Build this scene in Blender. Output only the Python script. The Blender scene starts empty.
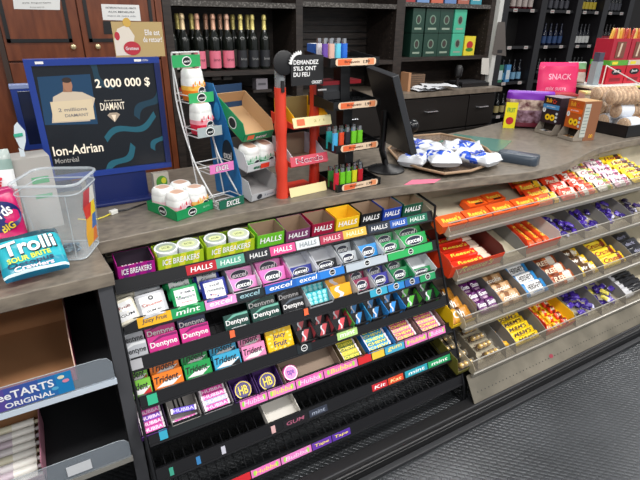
import bpy, math, random
from mathutils import Vector, Matrix
from math import sin, cos, pi, radians as R
random.seed(7)
scene = bpy.context.scene
COL = scene.collection

# ------------------------------------------------------------ camera
F, H = 480.0, 1.60
_d = Vector((915.0, 207.0, F)); _v = Vector((-14.262, -1050.0, F))
AX = _d.normalized(); AZ = -_v.normalized(); AY = AX.cross(AZ)
if AY.z < 0: AY = -AY
right = Vector((AX[0], AY[0], AZ[0])); up = Vector((AX[1], AY[1], AZ[1])); fwd = Vector((AX[2], AY[2], AZ[2]))
cd = bpy.data.cameras.new('camera'); cam = bpy.data.objects.new('camera', cd); COL.objects.link(cam)
cd.sensor_width = 36; cd.lens = F / 640 * 36; cd.clip_start = .02
cm = Matrix((right, up, -fwd)).transposed().to_4x4(); cm.translation = (0, 0, H)
cam.matrix_world = cm
scene.camera = cam

# ------------------------------------------------------------ world, lights, exposure
w = bpy.data.worlds.new('world'); scene.world = w; w.use_nodes = True
w.node_tree.nodes['Background'].inputs[0].default_value = (.93, .96, 1, 1)
w.node_tree.nodes['Background'].inputs[1].default_value = .42
def area(x, y, z, sx, sy, e, c=(1, .97, .93)):
    l = bpy.data.lights.new('ceiling_or_fill_light', 'AREA'); l.shape = 'RECTANGLE'; l.size = sx; l.size_y = sy; l.energy = e; l.color = c
    o = bpy.data.objects.new('ceiling_or_fill_light', l); COL.objects.link(o); o.location = (x, y, z); return o
for lx, ly, le in ((-.6, -1.7, 30), (1.6, -1.7, 34), (3.8, -1.7, 36), (-.6, .35, 30), (1.4, .35, 34), (3.4, .35, 36), (6.3, 1.35, 44), (.6, 2.4, 15), (3.0, 2.5, 17), (5.2, 3.8, 7), (7.4, 3.8, 7)):
    area(lx, ly, 2.85, 1.2, .35, le)  # row behind the camera is added fill for the rack fronts; rest are store lights
vs = scene.view_settings
vs.view_transform = 'Standard'; vs.look = 'None'; vs.gamma = 1; vs.use_curve_mapping = False; vs.exposure = 0.24

# ------------------------------------------------------------ helpers
def ray(px, py): return right * (px - 320) + up * (240 - py) + fwd * F
def at(px, py, **k):
    r = ray(px, py); a, v = list(k.items())[0]
    i = 'xyz'.index(a); o = (0, 0, H)[i]
    return Vector((0, 0, H)) + r * ((v - o) / r[i])
def colx(px, y, z):
    lo, hi = -3., 9.
    for _ in range(40):
        m = (lo + hi) / 2; v = Vector((m, y, z - H))
        if 320 + F * v.dot(right) / v.dot(fwd) < px: lo = m
        else: hi = m
    return lo
def lin(h):
    h = h.lstrip('#'); c = [int(h[i:i + 2], 16) / 255 for i in (0, 2, 4)]
    return tuple(x / 12.92 if x <= .04045 else ((x + .055) / 1.055) ** 2.4 for x in c) + (1,)
_m = {}
def C(h, rough=.45, metal=0., alpha=1., trans=0., emit=0.):
    k = (h, rough, metal, alpha, trans, emit)
    if k in _m: return _m[k]
    m = bpy.data.materials.new('paint_' + h.strip('#')); m.use_nodes = True
    b = m.node_tree.nodes['Principled BSDF']
    b.inputs['Base Color'].default_value = lin(h); b.inputs['Roughness'].default_value = rough
    b.inputs['Metallic'].default_value = metal; b.inputs['Alpha'].default_value = alpha
    b.inputs['Transmission Weight'].default_value = trans
    if emit:
        b.inputs['Emission Color'].default_value = lin(h); b.inputs['Emission Strength'].default_value = emit
    _m[k] = m; return m
def noise_mat(name, c1, c2, scale, rough=.5, metal=0, stretch=(1, 1, 1), bump=0., detail=6, ramp=(.35, .65), rough2=None):
    m = bpy.data.materials.new(name); m.use_nodes = True; n = m.node_tree; b = n.nodes['Principled BSDF']
    tc = n.nodes.new('ShaderNodeTexCoord'); mp = n.nodes.new('ShaderNodeMapping'); mp.inputs['Scale'].default_value = stretch
    t = n.nodes.new('ShaderNodeTexNoise'); t.inputs['Scale'].default_value = scale; t.inputs['Detail'].default_value = detail
    r = n.nodes.new('ShaderNodeValToRGB'); r.color_ramp.elements[0].color = lin(c1); r.color_ramp.elements[1].color = lin(c2)
    r.color_ramp.elements[0].position, r.color_ramp.elements[1].position = ramp
    n.links.new(tc.outputs['Object'], mp.inputs[0]); n.links.new(mp.outputs[0], t.inputs['Vector'])
    n.links.new(t.outputs['Fac'], r.inputs[0]); n.links.new(r.outputs[0], b.inputs['Base Color'])
    b.inputs['Roughness'].default_value = rough; b.inputs['Metallic'].default_value = metal
    if rough2 is not None:
        mr = n.nodes.new('ShaderNodeMapRange'); mr.inputs['To Min'].default_value = rough; mr.inputs['To Max'].default_value = rough2
        n.links.new(t.outputs['Fac'], mr.inputs['Value']); n.links.new(mr.outputs[0], b.inputs['Roughness'])
    if bump:
        bp = n.nodes.new('ShaderNodeBump'); bp.inputs['Strength'].default_value = bump; bp.inputs['Distance'].default_value = .002
        n.links.new(t.outputs['Fac'], bp.inputs['Height']); n.links.new(bp.outputs[0], b.inputs['Normal'])
    return m
LAM = noise_mat('counter_laminate', '#615a51', '#7f766a', 30, .30, stretch=(1, 1.8, 1.8), rough2=.5, bump=.05, ramp=(.3, .7))
LAM_EDGE = noise_mat('laminate_edge', '#6d645a', '#8a8072', 14, .45, stretch=(1, 3, 3))
CHERRY = noise_mat('cherry_wood', '#5a2b18', '#7d4428', 7, .35, stretch=(5, 5, 1), ramp=(.25, .75))
DARKWOOD = noise_mat('dark_wood', '#1d1815', '#352c27', 10, .5, stretch=(1, 6, 8))
SPECK = noise_mat('speckled_laminate', '#3b3733', '#8a8681', 90, .4, ramp=(.5, .75))
BEIGE = noise_mat('beige_metal', '#a59c86', '#bfb69f', 5, .5)
FELT = C('#1b1c1f', .6)
BLACK = C('#121214', .4); WIRE = C('#232427', .3, .4); DGREY = C('#2c2d30', .5); KRAFT = C('#a58765', .8); KIN = C('#8f7660', .85)
WHITE = C('#eceaea', .4); CARD = C('#c9cbd0', .7); GOLD = C('#c9a24a', .3, .6); CHROME = C('#c6c8cc', .25, .9)
CLEAR = C('#e8eef0', .08, 0, .22)

_txt = {}
def glyphs(s, shear=0., bold=0.):
    k = (s, shear, bold)
    if k not in _txt:
        cu = bpy.data.curves.new('t', 'FONT'); cu.body = s; cu.shear = shear; cu.offset = bold * .4; cu.resolution_u = 3
        o = bpy.data.objects.new('t', cu); COL.objects.link(o)
        me = bpy.data.meshes.new_from_object(o)
        v = [p.co.copy() for p in me.vertices]; f = [tuple(p.vertices) for p in me.polygons]
        bpy.data.objects.remove(o); bpy.data.meshes.remove(me); bpy.data.curves.remove(cu)
        x0 = min(p.x for p in v); x1 = max(p.x for p in v); y0 = min(p.y for p in v); y1 = max(p.y for p in v)
        v = [((p.x - x0) / (x1 - x0) - .5, (p.y - y0) / (y1 - y0) - .5) for p in v]
        _txt[k] = (v, f)
    return _txt[k]

class M:
    def __init__(s): s.v = []; s.f = []; s.i = []; s.m = []; s.T = None
    def mi(s, m):
        if m not in s.m: s.m.append(m)
        return s.m.index(m)
    def add(s, vs, fs, m):
        b = len(s.v); k = s.mi(m) if not isinstance(m, list) else None
        s.v += [(s.T @ Vector(p)) if s.T else Vector(p) for p in vs]
        for j, f in enumerate(fs):
            s.f.append(tuple(b + q for q in f)); s.i.append(k if k is not None else s.mi(m[j]))
        return s
    def box(s, a, b, m, **fm):
        x0, y0, z0 = [min(p, q) for p, q in zip(a, b)]; x1, y1, z1 = [max(p, q) for p, q in zip(a, b)]
        v = [(x0, y0, z0), (x1, y0, z0), (x1, y1, z0), (x0, y1, z0), (x0, y0, z1), (x1, y0, z1), (x1, y1, z1), (x0, y1, z1)]
        ms = [fm.get(k, m) for k in ('bottom', 'top', 'front', 'right', 'back', 'left')]
        return s.add(v, [(0, 3, 2, 1), (4, 5, 6, 7), (0, 1, 5, 4), (1, 2, 6, 5), (2, 3, 7, 6), (3, 0, 4, 7)], ms)
    def prism(s, pts, z0, z1, m, side=None):
        n = len(pts)
        v = [(x, y, z0) for x, y in pts] + [(x, y, z1) for x, y in pts]
        fs = [tuple(range(n - 1, -1, -1)), tuple(range(n, 2 * n))] + [(i, (i + 1) % n, n + (i + 1) % n, n + i) for i in range(n)]
        return s.add(v, fs, [m, m] + [side or m] * n)
    def plate(s, pts, th, m, edge=None):   # 3D polygon thickened along its normal
        p = [Vector(q) for q in pts]; n = (p[1] - p[0]).cross(p[2] - p[1]).normalized() * th; k = len(p)
        v = p + [q - n for q in p]
        fs = [tuple(range(k)), tuple(range(2 * k - 1, k - 1, -1))] + [(i, k + i, k + (i + 1) % k, (i + 1) % k) for i in range(k)]
        return s.add(v, fs, [m, m] + [edge or m] * k)
    def tube(s, pts, r, m, n=8, closed=False):
        P = [Vector(p) for p in pts]; rings = []; k = len(P)
        for i, p in enumerate(P):
            if closed: d = P[(i + 1) % k] - P[i - 1]
            else: d = P[min(i + 1, k - 1)] - P[max(i - 1, 0)]
            d.normalize(); a = Vector((0, 0, 1)) if abs(d.z) < .9 else Vector((1, 0, 0))
            u = d.cross(a).normalized(); t = d.cross(u)
            rings.append([p + (u * cos(2 * pi * j / n) + t * sin(2 * pi * j / n)) * r for j in range(n)])
        v = [q for g in rings for q in g]; fs = []
        for i in range(k if closed else k - 1):
            i2 = (i + 1) % k
            for j in range(n): fs.append((i * n + j, i * n + (j + 1) % n, i2 * n + (j + 1) % n, i2 * n + j))
        if not closed: fs += [tuple(range(n - 1, -1, -1)), tuple((k - 1) * n + j for j in range(n))]
        return s.add(v, fs, m)
    def lathe(s, prof, m, n=20, c=(0, 0, 0), sy=1.):   # prof [(r,z[,mat])]; mat colours the band above
        v = []; fs = []; ms = []
        for q in prof:
            for j in range(n): v.append((c[0] + q[0] * cos(2 * pi * j / n), c[1] + sy * q[0] * sin(2 * pi * j / n), c[2] + q[1]))
        for i in range(len(prof) - 1):
            mm = prof[i][2] if len(prof[i]) > 2 else m
            for j in range(n): fs.append((i * n + j, i * n + (j + 1) % n, (i + 1) * n + (j + 1) % n, (i + 1) * n + j)); ms.append(mm)
        fs.append(tuple(range(n - 1, -1, -1))); ms.append(m)
        k = len(prof) - 1; fs.append(tuple(k * n + j for j in range(n))); ms.append(prof[-1][2] if len(prof[-1]) > 2 else m)
        return s.add(v, fs, ms)
    def text(s, t, c, xd, yd, wd, ht, m, shear=0., bold=.02, eps=.0006, surf=None):
        v, f = glyphs(t, shear, bold); c = Vector(c); xd = Vector(xd).normalized(); yd = Vector(yd).normalized(); n = xd.cross(yd) * eps
        if surf: return s.add([surf(c.x + p[0] * wd, c.y + p[1] * ht) for p in v], f, m)
        return s.add([c + xd * p[0] * wd + yd * p[1] * ht + n for p in v], f, m)
    def ell(s, c, xd, yd, rx, ry, m, eps=.0004, n=18, surf=None):
        c = Vector(c); xd = Vector(xd).normalized(); yd = Vector(yd).normalized(); nn = xd.cross(yd) * eps
        if surf: return s.add([surf(c.x + rx * cos(2 * pi * j / n), c.y + ry * sin(2 * pi * j / n)) for j in range(n)], [tuple(range(n))], m)
        return s.add([c + xd * rx * cos(2 * pi * j / n) + yd * ry * sin(2 * pi * j / n) + nn for j in range(n)], [tuple(range(n))], m)
    def poly(s, c, xd, yd, pts, m, eps=.0003):
        c = Vector(c); xd = Vector(xd).normalized(); yd = Vector(yd).normalized(); nn = xd.cross(yd) * eps
        return s.add([c + xd * a + yd * b + nn for a, b in pts], [tuple(range(len(pts)))], m)
    def build(s, name, parent=None, smooth=False, bevel=0.):
        me = bpy.data.meshes.new(name); me.from_pydata([tuple(v) for v in s.v], [], s.f)
        for m in s.m: me.materials.append(m)
        me.polygons.foreach_set('material_index', s.i)
        if smooth: me.polygons.foreach_set('use_smooth', [True] * len(s.f))
        me.update(); o = bpy.data.objects.new(name, me); COL.objects.link(o)
        if smooth: me.set_sharp_from_angle(angle=R(40))
        if parent: o.parent = parent
        if bevel:
            b = o.modifiers.new('bevel', 'BEVEL'); b.width = bevel; b.segments = 2; b.limit_method = 'ANGLE'
        return o
LABELS = {}
def tag(o, label, cat, group=None, mat=None):
    o['label'] = label; o['category'] = cat
    if group: o['group'] = group
    if mat is not None: o.matrix_world = mat
    if label in LABELS and not (group and LABELS[label] == group): print('DUPLICATE LABEL', label)
    LABELS[label] = group
    nw = len(label.split())
    if nw < 4 or nw > 16: print('LABEL LENGTH', nw, label)
    return o
def thing(name, label, cat, mat=None, group=None):
    o = bpy.data.objects.new(name, None); COL.objects.link(o); o.empty_display_size = .05
    return tag(o, label, cat, group, mat)
def struct(o): o['kind'] = 'structure'; return o
def TR(x, y, z, rz=0., rx=0., ry=0.):
    return Matrix.Translation((x, y, z)) @ Matrix.Rotation(rz, 4, 'Z') @ Matrix.Rotation(rx, 4, 'X') @ Matrix.Rotation(ry, 4, 'Y')
XD = (1, 0, 0); YD = (0, 1, 0); ZD = (0, 0, 1)

# wrapped bar or bag lying on XY with a pinched seam at both ends of its length (local Y) ; stripes = [(u, material), ...]
def pillow(m, wd, ln, th, stripes, seed=0, nx=12, ny=16, crimp=.12, wob=.12, along='y', mid=None):
    rnd = random.Random(seed); ph = [rnd.uniform(0, 6) for _ in range(6)]
    def shape(u, v):
        e = min(1, (1 - abs(2 * v - 1)) / crimp); a = max(0, 1 - abs(2 * u - 1) ** 4) ** .5
        ee = max(0., min(1, (e - .45) / .55)) ** .5
        return a * ee
    def hz(u, v):
        k = shape(u, v)
        return th / 2 + k * th / 2 * (1 + wob * (sin(9 * u + ph[0]) * sin(11 * v + ph[1]) + .6 * sin(21 * v + ph[2] + 7 * u)) )
    def xy(u, v):
        sq = 1 - .05 * (1 - shape(.5, v)); return ((u - .5) * wd * sq, (v - .5) * ln)
    top = []; bot = []
    for j in range(ny + 1):
        for i in range(nx + 1):
            u, v = i / nx, j / ny; x, y = xy(u, v); zt = hz(u, v)
            zz = .0008 * ((j % 2) * 2 - 1) if j in (0, ny) else 0
            top.append((x, y + zz, zt)); bot.append((x, y + zz, th / 2 - shape(u, v) * th / 2 * .95 - .0004))
    N = (nx + 1) * (ny + 1); fs = []; ms = []
    def mat(u, v):
        t = v if along == 'y' else u
        for lim, mm in stripes:
            if t <= lim: return mm
        return stripes[-1][1]
    for j in range(ny):
        for i in range(nx):
            a = j * (nx + 1) + i; mm = mat((i + .5) / nx, (j + .5) / ny)
            fs.append((a, a + 1, a + nx + 2, a + nx + 1)); ms.append(mm)
            fs.append((N + a, N + a + nx + 1, N + a + nx + 2, N + a + 1)); ms.append(mm)
    rim = [i for i in range(nx + 1)] + [j * (nx + 1) + nx for j in range(1, ny + 1)] + [ny * (nx + 1) + i for i in range(nx - 1, -1, -1)] + [j * (nx + 1) for j in range(ny - 1, 0, -1)]
    for q in range(len(rim)):
        a, b = rim[q], rim[(q + 1) % len(rim)]; fs.append((a, N + a, N + b, b)); ms.append(mat(.5, .02))
    m.add(top + bot, fs, ms)
    def surf(x, y):
        u = min(1, max(0, x / wd + .5)); v = min(1, max(0, y / ln + .5)); return (x, y, hz(u, v) + .0012)
    return surf
def surftext(m, surf, t, x, y, wd, ht, mat, rot=0., shear=0., bold=.02, dz=0.):
    v, f = glyphs(t, shear, bold); c, s_ = cos(rot), sin(rot)
    out = []
    for p in v:
        a, b = p[0] * wd, p[1] * ht; q = surf(x + a * c - b * s_, y + a * s_ + b * c); out.append((q[0], q[1], q[2] + dz))
    m.add(out, f, mat)
def rrect(wd, ht, r, n=4):
    p = []
    for cx, cy, a0 in ((wd / 2 - r, ht / 2 - r, 0), (-wd / 2 + r, ht / 2 - r, 90), (-wd / 2 + r, -ht / 2 + r, 180), (wd / 2 - r, -ht / 2 + r, 270)):
        for i in range(n + 1): a = R(a0 + 90 * i / n); p.append((cx + r * cos(a), cy + r * sin(a)))
    return p

# ============================================================ STRUCTURE
# floor: dark plate with rows of small raised dashes
fm = bpy.data.materials.new('tread_plate'); fm.use_nodes = True; n_ = fm.node_tree; b_ = n_.nodes['Principled BSDF']
tc = n_.nodes.new('ShaderNodeTexCoord'); mp = n_.nodes.new('ShaderNodeMapping'); mp.inputs['Rotation'].default_value = (0, 0, R(45))
br = n_.nodes.new('ShaderNodeTexBrick'); br.inputs['Scale'].default_value = 20; br.inputs['Mortar Size'].default_value = .10; br.inputs['Brick Width'].default_value = .62; br.inputs['Row Height'].default_value = .34; br.inputs['Mortar Smooth'].default_value = .6
br.inputs['Color1'].default_value = (1, 1, 1, 1); br.inputs['Color2'].default_value = (1, 1, 1, 1); br.inputs['Mortar'].default_value = (0, 0, 0, 1)
bu = n_.nodes.new('ShaderNodeBump'); bu.inputs['Strength'].default_value = .5; bu.inputs['Distance'].default_value = .004
nz = n_.nodes.new('ShaderNodeTexNoise'); nz.inputs['Scale'].default_value = 3; nz.inputs['Detail'].default_value = 8
rp = n_.nodes.new('ShaderNodeValToRGB'); rp.color_ramp.elements[0].color = lin('#2c2e30'); rp.color_ramp.elements[1].color = lin('#54575b')
for a, b in ((tc.outputs['Object'], mp.inputs[0]), (mp.outputs[0], br.inputs['Vector']), (br.outputs['Color'], bu.inputs['Height']), (bu.outputs[0], b_.inputs['Normal']), (tc.outputs['Object'], nz.inputs['Vector']), (nz.outputs['Fac'], rp.inputs[0]), (rp.outputs[0], b_.inputs['Base Color'])): n_.links.new(a, b)
b_.inputs['Roughness'].default_value = .3; b_.inputs['Metallic'].default_value = .45
struct(M().box((-3, -2.5, -.05), (11, 6.2, 0), fm).build('floor'))
struct(M().box((-3, 5.9, 0), (11, 6.0, 3.0), C('#26211f', .7)).build('wall_far'))
struct(M().box((-3, 3.7, 0), (3.6, 3.8, 3.0), C('#2a2522', .7)).build('wall_back'))
struct(M().box((-3.1, -2.5, 0), (-3, 6.2, 3.0), C('#6d675f', .8)).build('wall_left'))

# ------------------------------------------------------------ worktop and the counter base
edge = [(.092, 1.318), (.072, 1.545), (.25, 1.56), (.56, 1.578), (.89, 1.583), (1.08, 1.58), (1.25, 1.562), (1.5, 1.52), (1.72, 1.487), (1.92, 1.447), (2.05, 1.435), (2.18, 1.437), (2.34, 1.462), (2.48, 1.502), (2.62, 1.545), (2.78, 1.585), (2.95, 1.608), (3.3, 1.62), (5.4, 1.62)]
backe = [(5.4, 2.4), (2.9, 2.4), (2.5, 2.30), (2.2, 2.265), (-1.2, 2.265), (-1.2, 1.25)]
m = M().prism(edge + backe, .907, .95, LAM, LAM_EDGE)
tag(m.build('countertop', bevel=.003), 'long grey brown laminate worktop with a curved bulge on its right', 'countertop')
ins = [(.095, 1.69), (5.3, 1.69)]
insb = [(5.3, 2.34), (2.9, 2.34), (2.45, 2.2), (.095, 2.2)]
m = M().prism(ins + insb, 0, .906, C('#5e584f', .6), BEIGE)
tag(m.build('sales_counter'), 'beige counter base behind the sloping candy shelves', 'counter')

# ------------------------------------------------------------ gum rack
RY = [1.485 - .0525 * i for i in range(7)]; RY[0] = 1.48
RZ = [.797, .672, .555, .44, .327, .213, .10]
SL = [R(6)] + [R(24)] * 4 + [R(18)] * 2
XL, XR = .10, 1.435
LIPH = .034
LIPTILT = R(-22)
def lipT(i, x=0.): return TR(x, RY[i], RZ[i], 0, LIPTILT)
rack = thing('gum_rack', 'black stepped wire rack of gum and mints hanging under the worktop', 'display rack', TR(0, 0, 0))
def rowT(i, x=0.): return TR(x, RY[i], RZ[i], 0, SL[i])
lips = {}
DEP = [.20, .22, .24, .26, .30, .33, .36]
for i in range(7):
    L = DEP[i]; m = M(); m.T = rowT(i)
    for k in range(int((XR - XL) / .0335) + 1):
        x = XL + .004 + k * .0335
        m.tube([(x, .002, -.004), (x, L, -.004)], .0016, WIRE, 5)
    for q in (.03, L * .36, L * .68, L):
        m.tube([(XL, q, -.008), (XR, q, -.008)], .003, WIRE, 6)
    for q in (.03, L - .01):
        m.tube([(XL, q, .02), (XR, q, .02)], .0018, WIRE, 5)
    if i < 5: m.box((XL, .002, -.0135), (XR, L, -.0115), BLACK)
    sh = m.build('wire_shelf', rack)
    lp = M(); lp.T = lipT(i)
    lp.add([(XL, -.001, -.006), (XR, -.001, -.006), (XR, -.001, LIPH + .004), (XL, -.001, LIPH + .004), (XL, -.006, -.006), (XR, -.006, -.006), (XR, -.006, LIPH + .004), (XL, -.006, LIPH + .004)],
           [(3, 2, 1, 0), (4, 5, 6, 7), (0, 1, 5, 4), (1, 2, 6, 5), (2, 3, 7, 6), (3, 0, 4, 7)], C('#17171a', .3))
    lp.box((XL, -.010, -.008), (XR, -.001, -.003), C('#1c1c1f', .3)); lp.box((XL, -.008, LIPH + .002), (XR, -.001, LIPH + .005), C('#1c1c1f', .3))
    lips[i] = lp.build('shelf_lip', rack)
for x in (XL - .008, XR + .006):
    m = M(); pts = [(x, 1.475, .86)] + [(x, RY[i] - .008, RZ[i] + .0) for i in range(7)] + [(x, 1.135, .0)]
    m.tube(pts, .0055, WIRE, 8)
    m.tube([(x, 1.475, .86), (x, 1.66, .89)], .0055, WIRE, 8); m.tube([(x, 1.66, .89), (x, 1.62, .06)], .0055, WIRE, 8); m.tube([(x, 1.135, .012), (x, 1.62, .012)], .0055, WIRE, 8)
    for i in range(1, 7): m.tube([(x, RY[i], RZ[i]), (x, RY[i] + DEP[i] * cos(SL[i]), RZ[i] + DEP[i] * sin(SL[i]))], .004, WIRE, 6)
    m.build('side_frame', rack)
# paper price strips pushed into the lips : row, px0, px1, base, text, ink, extra
strips = [
 (0, 187, 217, '#b51f2e', 'HALLS', '#ffffff'), (0, 217, 245, '#5aa58e', 'HALLS', '#e8f4ee'), (0, 247, 271, '#22242c', 'HALLS', '#f0f0f0'), (0, 271, 296, '#e0508e', 'HALLS', '#ffffff'), (0, 297, 320, '#d9dde0', 'HALLS', '#7c8a90'), (0, 321, 344, '#b23a55', 'HALLS', '#f2dada'), (0, 344, 367, '#e5b84f', 'HALLS', '#fff4cc'), (0, 369, 391, '#2b3342', 'HALLS', '#f0f0f0'), (0, 391, 408, '#2b58ad', 'HALLS', '#f0f0f0'), (0, 408, 428, '#1f6f56', 'HALLS', '#e8f4ee'),
 (1, 138, 172, '#f0b522', 'Juicy Fruit', '#2a2a58'), (1, 172, 205, '#1e9a58', 'mint', '#f2f8f4'), (1, 206, 237, '#ef9bd6', 'excel', '#ffffff'), (1, 237, 264, '#1c2a30', 'excel', '#9ec7d0'), (1, 266, 297, '#1f62b8', 'excel', '#ffffff'), (1, 297, 321, '#2470c8', 'excel', '#ffffff'), (1, 321, 345, '#2980d8', 'o', '#ffffff'), (1, 347, 388, '#b9c3cc', 'o', '#202428'), (1, 389, 433, '#2fae5c', 'o', '#f2f8f4'),
 (2, 126, 143, '#b8b8bc', '', '#222222'), (2, 371, 388, '#39a8c8', 'o', '#10334a'), (2, 389, 405, '#2d88cf', 'o', '#ffffff'), (2, 406, 420, '#2b5ba6', 'o', '#ffffff'), (2, 421, 436, '#2a9c63', 'o', '#ffffff'),
 (3, 148, 158, '#37b58a', '', '#ffffff'), (3, 298, 312, '#20282c', 'o', '#cfeaf0'), (3, 338, 358, '#b7dd88', 'mint', '#ffffff'),
 (4, 160, 168, '#39a8c8', '', '#ffffff'), (4, 170, 232, '#202426', '', '#ffffff'), (4, 241, 268, '#ee7cc4', 'Hubba', '#fbd9ef'), (4, 269, 296, '#f08acb', 'Bubba', '#ffe76a'), (4, 297, 324, '#ee7cc4', 'Hubba', '#fbd9ef'), (4, 325, 358, '#ec79bd', 'Bubba', '#ffe76a'), (4, 359, 372, '#d32a2f', '', '#ffffff'), (4, 373, 385, '#e6c540', '', '#8c3020'), (4, 386, 405, '#4aa9c9', 'gum', '#ffe76a'), (4, 406, 428, '#ee7cc4', 'Hubba', '#ffe76a'), (4, 429, 446, '#ec79bd', 'Bubba', '#fbd9ef'),
 (5, 170, 174, '#3f9f86', '', '#ffffff'), (5, 197, 201, '#3a7fb8', '', '#ffffff'), (5, 222, 226, '#c9c9d6', '', '#ffffff'), (5, 272, 276, '#dcb0b0', '', '#ffffff'), (5, 284, 308, '#1d1b1f', 'GUM', '#b0607c'), (5, 310, 328, '#373c4a', 'mint', '#9fa8ba'), (5, 373, 388, '#c92b35', 'Kit', '#ffffff'), (5, 389, 404, '#d84a2a', 'Kat', '#ffe9a0'), (5, 406, 428, '#2a9db0', 'mint', '#ffffff'), (5, 429, 451, '#2a9c63', 'mint', '#ffffff'),
 (6, 228, 251, '#d32a34', '', '#ffffff'), (6, 252, 281, '#ee7cc4', 'Hubba', '#ffe76a'), (6, 282, 312, '#e884c8', 'Bubba', '#fbd9ef'), (6, 313, 332, '#6a3aa6', 'Tape', '#ffe76a'), (6, 333, 351, '#5a35a0', 'Tape', '#ffe76a')]
for (i, a, b, base, t, ink) in strips:
    x0 = colx(a, RY[i] - .007, RZ[i] + .015); x1 = colx(b, RY[i] - .007, RZ[i] + .015)
    m = M(); m.T = lipT(i); hgt = LIPH if i < 5 else LIPH * .8
    m.box((x0, -.0078, .0), (x1, -.0062, hgt), C(base, .3)); c = ((x0 + x1) / 2, -.0079, hgt / 2)
    if t == 'o':
        m.ell(c, XD, ZD, .014, .013, C('#f4f6f6')); m.ell(c, XD, ZD, .0115, .0105, C('#16181c'), eps=.0008); m.text('excel', c, XD, ZD, .017, .006, C('#f4f6f6'), eps=.0012)
    elif t: m.text(t, c, XD, ZD, min(.1, (x1 - x0) * .74), hgt * .52, C(ink), shear=.15, bold=.025)
    if base in ('#ee7cc4', '#f08acb', '#ec79bd', '#e884c8'):
        for q in (.12, .88): m.ell((x0 + (x1 - x0) * q, -.0079, hgt * .5), XD, ZD, .006, .010, C('#a7e05a'), eps=.0003)
    o = m.build('label_strip', lips[i]); o['label'] = 'printed price strip in the shelf lip'
for (i, px) in ((2, 232), (2, 306)):
    x0 = colx(px, RY[i], RZ[i] + .03); m = M(); m.T = lipT(i, x0); m.poly((0, -.0085, .022), XD, ZD, [(-.009, -.013), (.009, -.011), (.011, .012), (-.007, .014)], C('#ef6a3c')); m.poly((0, -.0079, .022), (-1, 0, 0), ZD, [(-.011, -.013), (.007, -.011), (.007, .012), (-.009, .014)], C('#ef6a3c'))
    m.build('orange_sticker', lips[i])

SHELF = ['top', 'second', 'third', 'fourth', 'fifth', 'sixth', 'lowest']
LOC = lambda i: SHELF[i] + ' shelf of the black gum rack'
def place(i, x, y=0., z=0., rx=0., rz=0.): return rowT(i) @ TR(x, y + .014, z, rz, rx)
LEAN = R(38)

def face_art(m, art, wd, hg, c, base):     # art on the big face, lying on z = 0 plane centred at c in XY
    tx, ty = XD, YD; c = Vector(c)
    if art == 'trident':
        m.poly(c, tx, ty, [(-wd * .45, -hg * .32), (wd * .12, -hg * .36), (wd * .46, hg * .02), (-wd * .1, -hg * .02)], WHITE)
        m.poly(c, tx, ty, [(wd * .05, -hg * .42), (wd * .46, -hg * .42), (wd * .46, -hg * .05)], C('#16181c' if base == '#3aa6cf' else '#c8242e' if base in ('#7ac043',) else base), eps=.0006)
        m.text('Trident', c + Vector((-wd * .05, hg * .12, 0)), tx, ty, wd * .82, hg * .42, C('#16181c'), shear=.2, bold=.05, eps=.0012)
    elif art == 'dentyne':
        m.poly(c, tx, ty, [(-wd * .48, hg * .1), (-wd * .1, hg * .45), (wd * .48, hg * .45), (wd * .48, hg * .3), (0, hg * .32)], C({'#cc2a86': '#7d1a60', '#b9bcc2': '#e6e8ea', '#123f38': '#6fb3a0', '#16181d': '#5b6570', '#1e2a52': '#0f1630'}.get(base, '#444444'), .25))
        m.text('Dentyne', c + Vector((0, -hg * .05, 0)), tx, ty, wd * .9, hg * .42, WHITE if base != '#b9bcc2' else C('#23252a'), bold=.05, eps=.0011)
        m.poly(c + Vector((0, -hg * .4, 0)), tx, ty, [(-wd * .3, -hg * .04), (wd * .3, -hg * .04), (wd * .34, hg * .02), (-wd * .26, hg * .02)], C('#d8dde0'))
    elif art == 'excel':
        m.ell(c, tx, ty, wd * .36, hg * .36, C('#f4f6f6')); m.ell(c, tx, ty, wd * .34, hg * .33, C('#121b38'), eps=.0008)
        m.text('excel', c, tx, ty, wd * .58, hg * .36, C('#f4f6f6'), shear=.2, bold=.06, eps=.0013)
    elif art == 'juicy':
        for k in range(14):
            a0 = 2 * pi * k / 14; m.poly(c, tx, ty, [(0, 0), (wd * .46 * cos(a0), hg * .46 * sin(a0)), (wd * .46 * cos(a0 + .22), hg * .46 * sin(a0 + .22))], C('#f8e27a'), eps=.0003)
        m.ell(c, tx, ty, wd * .36, hg * .36, C('#f6c50f'), eps=.0006)
        m.text('Juicy', c + Vector((0, hg * .16, 0)), tx, ty, wd * .5, hg * .26, C('#222a66'), bold=.05, eps=.0011); m.text('Fruit', c + Vector((0, -hg * .16, 0)), tx, ty, wd * .5, hg * .26, C('#222a66'), bold=.05, eps=.0011)
    elif art == 'blister':
        for a in range(4):
            for b in range(3): m.lathe([(wd * .095, 0), (wd * .095, .002), (wd * .06, .0035)], C('#9fe3e6', .2), 8, c + Vector(((a - 1.5) * wd * .235, (b - 1) * hg * .3, 0)))
    elif art == 'five':
        q = [(-wd * .1 + wd * .12 * sin(k * .9), -hg * .4 + hg * .8 * k / 7) for k in range(8)]
        m.poly(c, tx, ty, [(a - wd * .1, b) for a, b in q] + [(a + wd * .1, b) for a, b in reversed(q)], C('#e2e2ea'), eps=.0005)

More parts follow.
